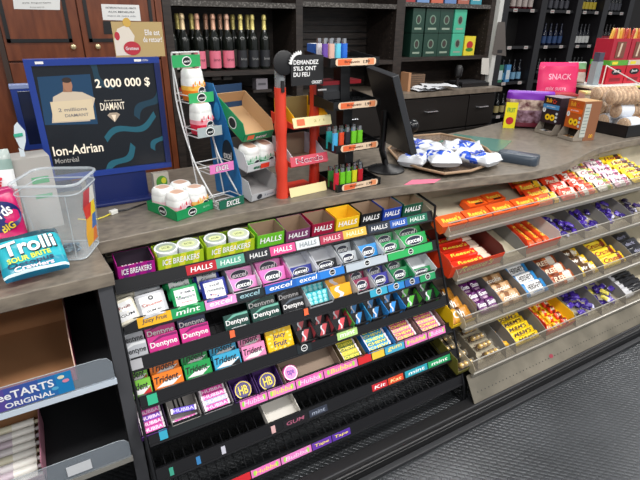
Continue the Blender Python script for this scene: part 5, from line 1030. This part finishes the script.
# --- black sign on the left post
m = M(); K = C('#17171a', .5); s1 = at(290, 56, y=1.64); s2 = at(322, 86, y=1.64); cc = at(284, 63, y=1.64)
X0_, X1_ = s1.x, s2.x; Z1_, Z0_ = (s1.z + at(320, 56, y=1.64).z) / 2 + .004, (s2.z + at(291, 84, y=1.64).z) / 2
m.box((X0_, 1.636, Z0_), (X1_, 1.640, Z1_), K)
for j in range(1): m.lathe([(.043, 0), (.043, .004)], K, 26); 
sg = thing('lighter_sign', 'black sign with white French lettering on the red stand', 'sign', TR(0, 0, 0))
m = M(); m.box((X0_, 1.632, Z0_), (X1_, 1.636, Z1_), K)
cw_ = (X0_ + X1_) / 2
for t, f, s in (('DEMANDEZ', .77, .86), ("S'ILS ONT", .57, .78), ('DU FEU', .37, .56)): m.text(t, (X0_ + .008 + (X1_ - X0_) * s * .46, 1.632, Z0_ + (Z1_ - Z0_) * f), XD, ZD, (X1_ - X0_) * s * .9, (Z1_ - Z0_) * .145, C('#f0f0f0'), bold=.06, eps=.001)
m.text('CRICKET', (X1_ - .028, 1.632, Z0_ + (Z1_ - Z0_) * .1), XD, ZD, .042, .011, C('#f0f0f0'), bold=.05, eps=.001)
m.build('panel', sg)
m = M(); m.T = TR(cc.x, 1.646, cc.z, 0, R(90)); m.lathe([(.040, 0), (.042, .002), (.042, .008), (.038, .010)], K, 28); m.build('round_head', sg, smooth=True)
m = M(); N = 16; pts = []
for j in range(N + 1):
    a_ = R(80 + 100 * j / N); rr = (.046 if j % 2 else .040); pts.append((X0_ + .034 + rr * cos(a_), 1.630, Z1_ - .03 + rr * sin(a_)))
pin = [(X0_ + .034 + .032 * cos(R(80 + 100 * j / N)), 1.630, Z1_ - .03 + .032 * sin(R(80 + 100 * j / N))) for j in range(N + 1)]
for j in range(N): m.plate([pts[j], pin[j], pin[j + 1], pts[j + 1]], .002, C('#e8e8e8'))
m.build('toothed_arc', sg)['label'] = 'white toothed wheel edge'
m = M(); m.box((pL.x - .006, 1.638, CZ + .41), (pL.x + .006, 1.66, CZ + .45), K); m.box((pL.x - .006, 1.655, CZ + .41), (pL.x + .006, 1.668, CZ + .487), K); m.build('clip', sg)

# --- lighter rack
f4l = at(340, 193, z=CZ); f4r = at(384, 184, z=CZ); yw = math.atan2(f4r.y - f4l.y, f4r.x - f4l.x)
LW = .225; LT = TR(f4l.x - .005, f4l.y + .005, CZ, yw)
lr = thing('lighter_rack', 'black four tier lighter rack with orange printed labels', 'display rack', LT)
tz = [.0]; 
for (px, py) in ((358, 146), (355, 104), (352, 61)): tz.append(at(px, py, y=f4l.y + .01).z - CZ - .02)
PK = C('#17181a', .35)
LX = [0., -.012, -.030, -.048]
for k, z in enumerate(tz):
    x = LX[k]; m = M(); d = .185
    m.box((x, .0, z), (x + LW, d, z + .008), PK); m.box((x, 0, z), (x + LW, .006, z + .032), PK); m.box((x, d - .004, z), (x + LW, d, z + .04), PK)
    for s in (x, x + LW - .004): m.plate([(s, 0, z), (s, d, z), (s, d, z + .05), (s, 0, z + .030)], .004, PK)
    for q in range(1, 4): m.box((x, q * .042, z + .008), (x + LW, q * .042 + .0025, z + .026), PK)
    for q in range(1, 8): m.box((x + q * LW / 8, .005, z + .008), (x + q * LW / 8 + .002, d - .01, z + .024), PK)
    tr_ = m.build('tray', lr)
    m = M(); m.T = TR(x + LW / 2, -.001, z + .017); pts = rrect(.19, .026, .011, 4); m.add([(a_, -.0005, b_) for a_, b_ in pts] + [(a_, .001, b_) for a_, b_ in pts], [tuple(range(len(pts))), tuple(range(2 * len(pts) - 1, len(pts) - 1, -1))] + [(j, len(pts) + j, len(pts) + (j + 1) % len(pts), (j + 1) % len(pts)) for j in range(len(pts))], C('#e8cdb0', .4))
    m.poly((-.05, -.0005, 0), XD, ZD, [(-.035, -.011), (.02, -.011), (.03, .011), (-.035, .011)], C('#e26a3c'), eps=.0006)
    m.poly((.07, -.0005, 0), XD, ZD, [(-.015, -.011), (.015, -.011), (.015, .011), (-.015, .011)], C('#e08a5c'), eps=.0006)
    m.text("Briquets", (-.02, -.0005, 0), XD, ZD, .07, .011, C('#5a2a1a'), bold=.03, eps=.0012); m.text('1.99', (.048, -.0005, 0), XD, ZD, .03, .012, C('#2a1a14'), bold=.06, eps=.0012)
    m.build('price_label', tr_)['label'] = 'orange and cream price label'
for k in range(3):
    z = tz[k]; x = (LX[k] + LX[k + 1]) / 2; m = M(); m.plate([(x + LW * .42, .13, z), (x + LW * .62, .13, z), (x + LW * .60, .13, tz[k + 1] + .004), (x + LW * .40, .13, tz[k + 1] + .004)], -.05, PK); m.build('column', lr)
m = M(); z = tz[3]; m.tube([(LX[3] + .10, .17, z + .04), (LX[3] + .11, .17, z + .075), (LX[3] + .17, .17, z + .075), (LX[3] + .19, .17, z + .04)], .006, PK, 8); m.build('handle', lr, smooth=True)
# two closed drawers of the rack seen between the tiers
m = M(); m.box((-.025, .09, tz[2] + .06), (.06, .17, tz[2] + .085), C('#3a3c40', .4)); m.box((-.025, .088, tz[2] + .085), (.06, .17, tz[2] + .10), C('#a8202c', .4)); m.box((.10, .088, tz[2] + .085), (.16, .17, tz[2] + .10), C('#a8202c', .4)); m.box((-.025, .085, tz[2] + .03), (.06, .17, tz[2] + .06), C('#2a2b2e', .4)); m.poly((-.03, .088, tz[2] + .07), XD, ZD, [(-.02, -.003), (.02, -.003), (.02, .003), (-.02, .003)], WHITE, eps=.001)
m.box((-.025, .17, tz[2]), (.16, .175, tz[2] + .10), PK); m.build('red_drawer', lr)['label'] = 'dark drawer with red top strip'
lid_ = 0
def lighter(k, lx, ly, col, nm, row):
    T0 = LT @ TR(LX[k] + lx, ly, tz[k] + .0085, random.uniform(-.2, .2)); t = thing('lighter', f'{nm} lighter, {row}', 'lighter', T0, 'lighters in the black rack')
    m = M(); pts = rrect(.026, .014, .0065, 3); n = len(pts); m.add([(a_, b_, 0) for a_, b_ in pts] + [(a_, b_, .07) for a_, b_ in pts], [tuple(range(n - 1, -1, -1)), tuple(range(n, 2 * n))] + [(j, (j + 1) % n, n + (j + 1) % n, n + j) for j in range(n)], C(col, .2)); m.build('body', t)
    m = M(); m.box((-.010, -.005, .07), (.004, .005, .088), CHROME); m.box((.004, -.004, .07), (.0115, .004, .077), BLACK); m.lathe([(.0035, .072), (.0035, .082)], DGREY, 8, (.006, 0, 0)); m.build('metal_hood', t)['label'] = 'chrome hood'
o4 = ['first', 'second', 'third', 'fourth', 'fifth', 'sixth', 'seventh', 'eighth']
for k, ly, xs, cols, rn in ((0, .025, (.005, .036, .067, .098, .129), (('#c8243a', 'red'), ('#6fc42a', 'lime green'), ('#6fc42a', 'lime green'), ('#d8d42a', 'yellow'), ('#b8202c', 'dark red')), 'front row of the lowest tier'),
                        (0, .067, (.005, .036, .067, .098, .129, .160), (('#3a7a3a', 'dark green'), ('#6fc42a', 'lime green'), ('#2a2a30', 'black'), ('#6fc42a', 'lime green'), ('#d84a2a', 'orange'), ('#2a2a30', 'black')), 'second row of the lowest tier'),
                        (1, .025, (.005, .036, .067, .098, .129), (('#4aa8d8', 'light blue'), ('#d84a2a', 'orange red'), ('#2a2a30', 'black'), ('#6fc42a', 'lime green'), ('#6fc42a', 'lime green')), 'front row of the second tier'),
                        (1, .067, (.005, .036, .067, .098, .129), (('#2a9a9a', 'teal'), ('#3a9a4a', 'green'), ('#4aa8d8', 'light blue'), ('#c86a3a', 'copper'), ('#3a9a4a', 'green')), 'second row of the second tier'),
                        (3, .067, (.014, .044, .074, .104), (('#6a4aa0', 'violet'), ('#d8b0a0', 'beige'), ('#6ac8e0', 'pale cyan'), ('#2a6ad0', 'blue')), 'front row of the top tier'),
                        (3, .11, (.018, .048, .078, .108), (('#e0dce0', 'white'), ('#c86a7a', 'rose'), ('#3ab0d8', 'cyan'), ('#2a4ac0', 'royal blue')), 'second row of the top tier')):
    for q, (lx, (c, nm)) in enumerate(zip(xs, cols)): lighter(k, lx, ly, c, nm, f'{o4[q]} from left in the {rn}')
m = M(); m.box((-.028, 0, 0), (.028, .05, .05), C('#2a5aa8', .4), top=C('#e8e8ec', .4)); p = at(306, 55, y=1.75)
tag(m.build('lighter_box'), 'small blue and white box on the top left of the lighter rack', 'box', None, LT @ TR(LX[3] + .03, .125, tz[3] + .0085 + .018))

# --- black till screen seen from the side
pa = at(366, 67, y=1.93); pb = at(392, 77, z=pa.z); 
d_ = Vector((pb.x - pa.x, pb.y - pa.y, 0)); print('till width', d_.length, pa, pb)
ctr = at(386, 170, z=CZ); mid = Vector(((pa.x + pb.x) / 2, (pa.y + pb.y) / 2, 0)); 
til = thing('till_screen', 'black till screen turned sideways on a round foot behind the lighter rack', 'monitor', TR(0, 0, 0))
lo1, lo2 = at(384, 142, y=pa.y - .02), at(411, 156, y=pb.y - .04)
nrm = Vector((-d_.y, d_.x, 0)).normalized()
m = M(); q4 = [lo1, lo2, pb, pa]; m.plate(q4, .028, C('#0c0d10', .3), C('#2a2c30', .4)); m.build('screen_panel', til, bevel=.003)
m = M(); m.lathe([(.088, 0), (.088, .006), (.075, .014), (.03, .02), (.016, .03)], BLACK, 28, (ctr.x, ctr.y, CZ)); m.build('round_foot', til, smooth=True)
m = M(); hub = (pa + pb + lo1 + lo2) / 4; m.tube([(ctr.x, ctr.y, CZ + .015), (ctr.x - .01, ctr.y + .01, CZ + .06), (hub.x + .0, hub.y + .02, CZ + .12), (hub.x, hub.y + .015, hub.z)], .015, BLACK, 10); m.build('neck', til, smooth=True)
m = M(); m.tube([(ctr.x - .02, ctr.y + .05, CZ + .02), (ctr.x - .10, ctr.y + .06, CZ + .004), (ctr.x - .16, ctr.y + .02, CZ + .004), (ctr.x - .13, ctr.y + .12, CZ + .004), (ctr.x - .02, ctr.y + .2, CZ + .004)], .004, BLACK, 6)
tag(m.build('power_cord', smooth=True), 'loose black cord curling on the worktop beside the till foot', 'cable')
# glossy black scanner dome
p = at(411, 140, z=CZ); t = thing('barcode_scanner', 'glossy black round scanner behind the bag tray', 'scanner', TR(p.x, p.y, CZ))
m = M(); m.lathe([(.03, 0), (.028, .01), (.012, .02), (.012, .05)], BLACK, 16); m.build('stand', t, smooth=True)
m = M(); m.lathe([(.040 * sin(pi * (j + .5) / 12), .085 - .040 * cos(pi * (j + .5) / 12)) for j in range(12)], C('#101114', .04), 20); m.build('head', t, smooth=True)

# --- mat, tray of wrapped snack bags, pink paper, card terminal
P = [at(px, py, z=CZ) for px, py in ((438, 142), (500, 152), (512, 141), (455, 134))]; m = M(); m.prism([(p.x, p.y) for p in P], CZ, CZ + .0015, C('#4f7a70', .25)); tag(m.build('counter_mat'), 'thin green glass like mat on the worktop behind the snack bags', 'mat')
rim = [(388, 152), (398, 164), (418, 172), (444, 178), (470, 175), (498, 165), (486, 152), (470, 143), (440, 137), (404, 140)]
base = [at(px, py, z=CZ + .004) for px, py in rim]; cen = sum(base, Vector()) / len(base)
sb = thing('snack_tray', 'shallow brown tray with dark woven edge holding blue and white bags', 'tray', TR(0, 0, 0))
m = M(); inr = [cen.lerp(p, .86) for p in base]; n = len(base); WK = noise_mat('wicker', '#1c1a1c', '#8a7058', 160, .6, stretch=(1, 1, 3))
v = [(p.x, p.y, CZ + .0005) for p in inr] + [(p.x, p.y, CZ + .022) for p in base]
m.add(v, [(j, (j + 1) % n, n + (j + 1) % n, n + j) for j in range(n)] + [tuple(range(n))], WK); m.build('woven_body', sb)
m = M(); m.tube([(p.x, p.y, CZ + .024) for p in base], .0065, C('#a08468', .6), 8, True); m.build('rim', sb, smooth=True)['label'] = 'light brown rim'
for k, (px, py, rz, ln, wd, nm) in enumerate(((418, 147, .4, .22, .15, 'at the back left'), (440, 160, -.5, .24, .14, 'in the front middle'), (462, 148, .9, .20, .14, 'at the back right'), (476, 161, .2, .20, .13, 'at the front right'), (415, 160, -1.0, .17, .12, 'at the front left'))):
    p = at(px, py, z=CZ + .03); m = M(); Wt = noise_mat('bag_film', '#1f4fc4', '#d4d8de', 11 + k, .2, ramp=(.40, .43), detail=2, bump=.4)
    sf = pillow(m, wd * 1.08, ln * 1.05, .05, [(.06, C('#d4d8de', .2)), (.94, Wt), (1, C('#d4d8de', .2))], seed=k + 30, nx=26, ny=30, wob=.28)
    surftext(m, sf, 'Balle', 0, .0, wd * .7, .035, C('#1a3fae'), bold=.12, dz=.002)
    tag(m.build('snack_bag', smooth=True), f'shiny white snack bag with blue print, {nm} of the brown tray', 'snack bag', 'white and blue bags', TR(p.x, p.y, CZ + .012 + (k % 2) * .012, rz))
P = [at(px, py, z=CZ) for px, py in ((404, 185), (434, 183), (441, 179), (412, 180))]; m = M(); m.prism([(p.x, p.y) for p in P], CZ, CZ + .001, C('#e0708c', .6)); tag(m.build('paper_slip'), 'pink paper slip lying at the worktop edge before the snack tray', 'paper')
pA, pB = at(503, 160, z=CZ), at(539, 166, z=CZ); a_ = math.atan2(pB.y - pA.y, pB.x - pA.x); mid = (pA + pB) / 2; Lt = (pB - pA).length
ct = thing('card_terminal', 'dark blue grey card terminal lying face down near the worktop edge', 'card reader', TR(mid.x, mid.y + .02, CZ, a_))
m = M(); 
def slab(m, L, Wd, Hh, mt, k=5):
    rows = []
    for z, s in ((0, .90), (Hh * .25, 1), (Hh * .65, .98), (Hh * .9, .88), (Hh, .72)): rows.append([(x, y, z) for x, y in rrect(L * (.9 + .1 * s), Wd * s, Wd * .3 * s, 4)])
    kk = len(rows[0]); v = [q for r_ in rows for q in r_]; fs = [(a * kk + j, a * kk + (j + 1) % kk, (a + 1) * kk + (j + 1) % kk, (a + 1) * kk + j) for a in range(4) for j in range(kk)] + [tuple(range(kk - 1, -1, -1)), tuple(4 * kk + j for j in range(kk))]
    m.add(v, fs, mt)
slab(m, max(.20, Lt), .100, .048, C('#39434f', .35)); m.build('body', ct, smooth=True)
m = M(); m.box((-.06, -.022, .0478), (-.005, .022, .0495), C('#59636f', .3)); m.build('window_strip', ct, bevel=.001)

# --- boxes and bags at the right end
def carton(A, B, C_, ht, front, side, top, label, art, name='bar_carton'):
    A, B, C_ = [Vector((p[0], p[1], 0)) for p in (A, B, C_)]; ux = (B - A); L = ux.length; a = math.atan2(ux.y, ux.x); D = (C_ - B).length
    T0 = TR(A.x, A.y, CZ, a); t = thing(name, label, 'carton', T0)
    m = M(); f, s, tp = C(front, .45), C(side, .5), C(top, .55); lo = ht * .30
    m.box((0, 0, lo), (L, D, ht), f, right=s, top=tp, left=s, bottom=C('#1a1410')); m.box((0, D * .35, 0), (L, D, lo), f, right=s, front=C('#241a12', .8)); m.build('body', t)
    m = M(); m.box((0, -.03, 0), (L, D * .35, .003), C('#6a5a4a', .7)); m.box((0, -.03, 0), (L, -.028, .022), C('#8d8478', .6))
    for x in (0, L - .002): m.plate([(x, -.03, 0), (x, D * .35, 0), (x, D * .35, lo), (x, .0, lo), (x, -.03, .022)], .002, C('#8d8478', .6))
    m.build('dispenser_mouth', t)
    art(m := M(), L, ht, D); m.build('printed_front', t); return T0, L, D
def artbox(c1, c2):
    def f(m, L, h, D):
        m.text('Bulk', (L * .34, 0, h * .90), XD, ZD, L * .34, h * .11, C('#f0a82a'), bold=.06, eps=.001); m.text('Cr', (L * .66, 0, h * .89), XD, ZD, L * .22, h * .11, C('#e0402a'), bold=.06, eps=.001)
        m.poly((L * .5, 0, h * .74), XD, ZD, [(-L * .48, -h * .06), (L * .48, -h * .06), (L * .48, h * .06), (-L * .48, h * .06)], C(c2), eps=.001)
        m.text('protein', (L * .5, 0, h * .74), XD, ZD, L * .5, h * .05, WHITE, eps=.002)
        for q in (.40, .68):
            m.ell((L * q, 0, h * .46), XD, ZD, L * .15, h * .085, C('#f5c81a'), eps=.001); m.ell((L * q, 0, h * .46), XD, ZD, L * .05, h * .03, C('#3a2010'), eps=.002)
        m.ell((L * .13, 0, h * .64), XD, ZD, L * .10, h * .07, C('#e8e8e8'), eps=.001); m.text('0', (L * .13, 0, h * .64), XD, ZD, L * .06, h * .06, C('#5a5a5a'), eps=.002)
        for q in (.58, .48, .38): m.ell((L * .9, 0, h * q), XD, ZD, L * .07, h * .035, C('#c8cdd2'), eps=.001)
        if c1: 
            m.poly((L, D * .35, h * .52), YD, ZD, [(-D * .27, -h * .42), (D * .05, -h * .42), (D * .05, h * .42), (-D * .27, h * .42)], C('#b9bdb4'), eps=.001)
            for q in range(9): m.poly((L, D * .24, h * (.2 + .08 * q)), YD, ZD, [(-D * .12, -h * .008), (D * .12, -h * .008), (D * .12, h * .008), (-D * .12, h * .008)], C('#6f7a78'), eps=.002)
            m.text('OO', (L, D * .75, h * .12), YD, ZD, D * .22, h * .09, C('#f5b81a'), eps=.001, bold=.05)
    return f
A2, B2, C2 = (2.825, 1.865), (2.80, 1.745), (2.93, 1.725)
T2, L2, D2 = carton(A2, B2, C2, .235, '#b8561a', '#8a5a3c', '#c09a68', 'orange brown snack carton with yellow rings on the front right of the pair', artbox(True, '#e8651a'))
A1, B1, C1 = (2.835, 2.045), (2.822, 1.915), (2.95, 1.90)
T1, L1, D1 = carton(A1, B1, C1, .23, '#2a1a24', '#2a1a24', '#8a8088', 'dark snack carton with blue band and yellow rings, left of the orange one', artbox(False, '#4a8ac0'))
for T_, L_, nm, cs in ((T2, L2, 'orange', ['#8a5a2a', '#3a2414', '#c08a4a', '#6a3c1c']), (T1, L1, 'dark', ['#d8dce0', '#3a3a44', '#b8a8a0', '#5a3a2a'])):
    for k in range(4):
        m = M(); pillow(m, .032, .07, .014, [(.2, C('#b9a890', .3)), (.8, C(cs[k], .3)), (1, C('#b9a890', .3))], seed=k + 60, nx=8, ny=8)
        tag(m.build('snack_bar', smooth=True), f'wrapped snack bar in the mouth of the {nm} carton, {["leftmost", "second", "third", "rightmost"][k]} one', 'snack bar', f'bars in the {nm} carton', T_ @ TR(.02 + k * (L_ - .03) / 3.6, .012, .004 + .0, random.uniform(-.3, .3)))
# purple topped pouch with yellow edge
pw = thing('dried_fruit_bag', 'standing purple topped bag with clear window and yellow edge behind the cartons', 'bag', TR(2.74, 2.26, CZ, R(-42)))
zt = .245; m = M(); sf = pillow(m, .30, zt, .07, [(.16, C('#6a2434', .25)), (.5, noise_mat('dried_fruit', '#4a1420', '#a8889a', 28, .3)), (.78, noise_mat('dried_fruit_pale', '#5a2a30', '#d0b8a8', 30, .3)), (1, C('#7a2fae', .3))], seed=77, nx=16, ny=18, crimp=.12)
v2 = []; m.v = [Vector((v.x + .15, -v.z * 1.0 + .05, v.y + zt / 2)) for v in m.v]; m.build('pouch', pw, smooth=True)
m = M(); m.box((.0, -.028, .0), (.075, -.022, .17), C('#e6d81a', .35)); m.text('FRUIT', (.037, -.028, .12), XD, ZD, .05, .03, C('#3a9a4a'), bold=.05, eps=.001); m.ell((.037, -.028, .05), XD, ZD, .025, .025, C('#b8202c'), eps=.001); m.build('yellow_panel', pw)
m = M(); m.T = TR(3.30, 2.30, CZ + .0, R(-25), R(82)); sf = pillow(m, .30, .40, .06, [(.1, C('#b81a4a', .3)), (.9, C('#e0306a', .3)), (1, C('#e0306a', .3))], seed=78, nx=14, ny=14)
surftext(m, sf, 'SNACK', 0, .1, .17, .04, C('#f4b0c8'), bold=.04); surftext(m, sf, 'mix sucre', -.02, .02, .15, .03, C('#f4b0c8')); m.v = [v + m.T.to_3x3() @ Vector((0, .20, 0)) for v in m.v]
tag(m.build('snack_bag', smooth=True), 'large bright pink bag standing behind the purple topped bag', 'bag')
RT0 = TR(3.50, 2.11, CZ, R(-5)); m = M(); m.T = RT0 @ TR(-.06, .17, .25, R(-10), R(80)); sf = pillow(m, .16, .15, .05, [(.5, C('#b8a8a0', .3)), (.62, C('#a83a3a', .3)), (.9, C('#7aa87a', .3)), (1, C('#c8d0c8', .3))], seed=79, nx=14, ny=14); m.v = [v + m.T.to_3x3() @ Vector((0, .075, 0)) for v in m.v]
tag(m.build('snack_bag', smooth=True), 'green and grey crumpled bag right of the bright pink bag', 'bag')
for k, (x, y, c, w_, h_, lb) in enumerate(((3.16, 2.12, '#a88a5a', .16, .20, 'low clear box of mixed sweets behind the dark carton'), (3.36, 2.02, '#c9b8a0', .16, .21, 'pale sweets carton behind the orange snack carton'))):
    m = M(); m.box((-w_ / 2, 0, 0), (w_ / 2, .12, h_), C(c, .4)); rnd = random.Random(k)
    for q in range(22): m.ell((rnd.uniform(-w_ * .4, w_ * .4), 0, rnd.uniform(.03, h_ - .02)), XD, ZD, .014, .010, C(['#c83a4a', '#d8c23a', '#e8e0d8', '#3a6aa8', '#8a3a2a'][q % 5]), eps=.001 + .0002 * q)
    m.box((-w_ / 2, -.01, h_), (w_ / 2, .12, h_ + .012), C(['#a83a3a', '#e8d88a'][k], .4)); tag(m.build('sweets_box'), lb, 'box', None, TR(x, y, CZ, R(-35)))
# black bin of cookie tubes
bn = TR(3.17, 1.66, CZ, R(-2)); m = M(); m.box((0, 0, 0), (.70, .40, .006), BLACK); m.box((0, 0, 0), (.70, .006, .075), BLACK); m.box((0, .394, 0), (.70, .40, .075), BLACK); m.box((0, 0, 0), (.006, .4, .075), BLACK); m.box((.694, 0, 0), (.70, .4, .075), BLACK)
tag(m.build('black_bin'), 'low black bin holding tubes of round cookies at the right edge', 'bin', None, bn)
CK = noise_mat('cookie', '#a87c50', '#d9b68c', 60, .7)
def tube_of_cookies(T0, label, wrap):
    t = thing('cookie_tube', label, 'cookie pack', T0, 'cookie tubes at the right edge')
    for k in range(11):
        m = M(); m.T = TR(.02 + k * .030, 0, .05, 0, 0, R(90)); m.lathe([(.034, 0), (.046, .006), (.048, .013), (.044, .020), (.03, .023)], CK, 16); m.build('cookie', t, smooth=True)
    m = M(); m.T = TR(.0, 0, .05, 0, 0, R(90)); m.lathe([(.02, -.012), (.049, .004), (.0505, .33), (.02, .345)], C('#f4efe6', .06, 0, .14), 18); m.build('clear_wrap', t, smooth=True)
    if wrap:
        m = M(); m.T = TR(.03, 0, .05, 0, 0, R(90)); m.lathe([(.0513, 0), (.0515, .10)], C('#dfe4ec', .5), 18); m.build('paper_label', t, smooth=True)['label'] = 'pale blue printed label'
for k, (x, y, z, rz, wr, nm) in enumerate(((.06, .085, .008, -2, True, 'lowest front'), (.06, .23, .008, -2, True, 'lowest rear'), (.05, .16, .092, -12, True, 'middle front'), (.08, .29, .092, -8, False, 'middle rear'), (-.03, .16, .178, -16, False, 'topmost front'), (.02, .30, .178, -12, False, 'topmost rear'))):
    tube_of_cookies(bn @ TR(x, y, z, R(rz)), f'clear tube of round tan cookies in the black bin, {nm} one', wr)
# stack of flat papers or trays behind, and red meat-stick boxes on top
m = M(); m.box((0, 0, 0), (.95, .25, .225), C('#4a3a30', .6)); m.box((-.02, -.02, .225), (.97, .26, .240), C('#e4e0c4', .5), front=C('#d8cf6a', .5)); m.box((-.01, -.01, .240), (.96, .25, .248), C('#e8ebe8', .5))
tag(m.build('display_riser', bevel=.002), 'riser with pale yellow top behind the cookie tubes', 'stand', None, TR(3.50, 2.11, CZ, R(-5)))
RT = TR(3.50, 2.11, CZ, R(-5))
for k in range(4):
    T0 = RT @ TR(.14 + k * .20, .06, .2485); t = thing('snack_stick_box', f'red display box of wrapped meat sticks, {["leftmost", "second", "third", "rightmost"][k]} on the pale riser', 'display box', T0, 'red stick boxes')
    m = M(); RR = C('#c4162c', .35); m.box((0, 0, 0), (.19, .16, .13), RR); m.ell((.095, 0, .085), XD, ZD, .055, .022, C('#16161a'), eps=.001); m.text("Jack", (.095, 0, .088), XD, ZD, .07, .02, C('#f0f0f0'), bold=.04, eps=.002); m.poly((.095, 0, .03), XD, ZD, [(-.06, -.012), (.06, -.012), (.06, .012), (-.06, .012)], C('#8a0f20'), eps=.001); m.build('box', t)
    m = M(); m.box((.0, -.004, .13), (.19, .16, .165), C(['#5aa83a', '#d8c8b8', '#b8182c', '#5aa83a'][k], .4)); m.poly((.05, -.004, .147), XD, ZD, [(-.03, -.01), (.03, -.01), (.03, .01), (-.03, .01)], C('#e8d83a'), eps=.001); m.build('band', t)
    m = M(); m.box((0, .01, .165), (.19, .15, .31), C('#b02438', .35)); m.box((.045, .006, .18), (.14, .01, .29), C('#7a4a3a', .4)); m.poly((.09, .006, .235), XD, ZD, [(-.02, -.045), (.0, -.045), (.01, .045), (-.01, .045)], C('#d8c0a8'), eps=.001); m.build('upper_carton', t)
    rnd = random.Random(k)
    for q in range(7):
        m = M(); c = ['#d8a83a', '#c8642a', '#b83a2a', '#e0c06a'][(q + k) % 4]; sf = pillow(m, .03, .09, .016, [(.2, C('#c8202c', .3)), (1, C(c, .3))], seed=q + k * 9, nx=6, ny=6, wob=.3)
        m.v = [Vector((v.x, v.z, v.y + .045)) for v in m.v]; tag(m.build('meat_stick', smooth=True), f'amber and red wrapped snack stick, {o4[q]} in the {["leftmost", "second", "third", "rightmost"][k]} red box', 'snack stick', 'wrapped snack sticks', T0 @ TR(.02 + q * .025, .05, .29, 0, 0, rnd.uniform(-.3, .3)))
m = M(); pA_, pB_ = RT @ Vector((.0, -.02, .39)), RT @ Vector((.40, -.03, .252)); m.tube([pA_, pB_], .004, C('#e4d8d4', .4), 6); pC_ = RT @ Vector((.0, -.02, .252)); m.tube([pA_, pC_], .004, C('#e4d8d4', .4), 6)
tag(m.build('price_rail', smooth=True), 'thin pale diagonal rail in front of the red boxes', 'rail')
m = M(); m.box((-.03, 0, 0), (.03, .05, .16), C('#8f9aa0', .4)); m.box((-.025, .0, .16), (.025, .045, .22), C('#4a4a5a', .4)); tag(m.build('grey_carton'), 'grey upright carton left of the red boxes on the riser', 'carton', None, RT @ TR(.04, .06, .2485))
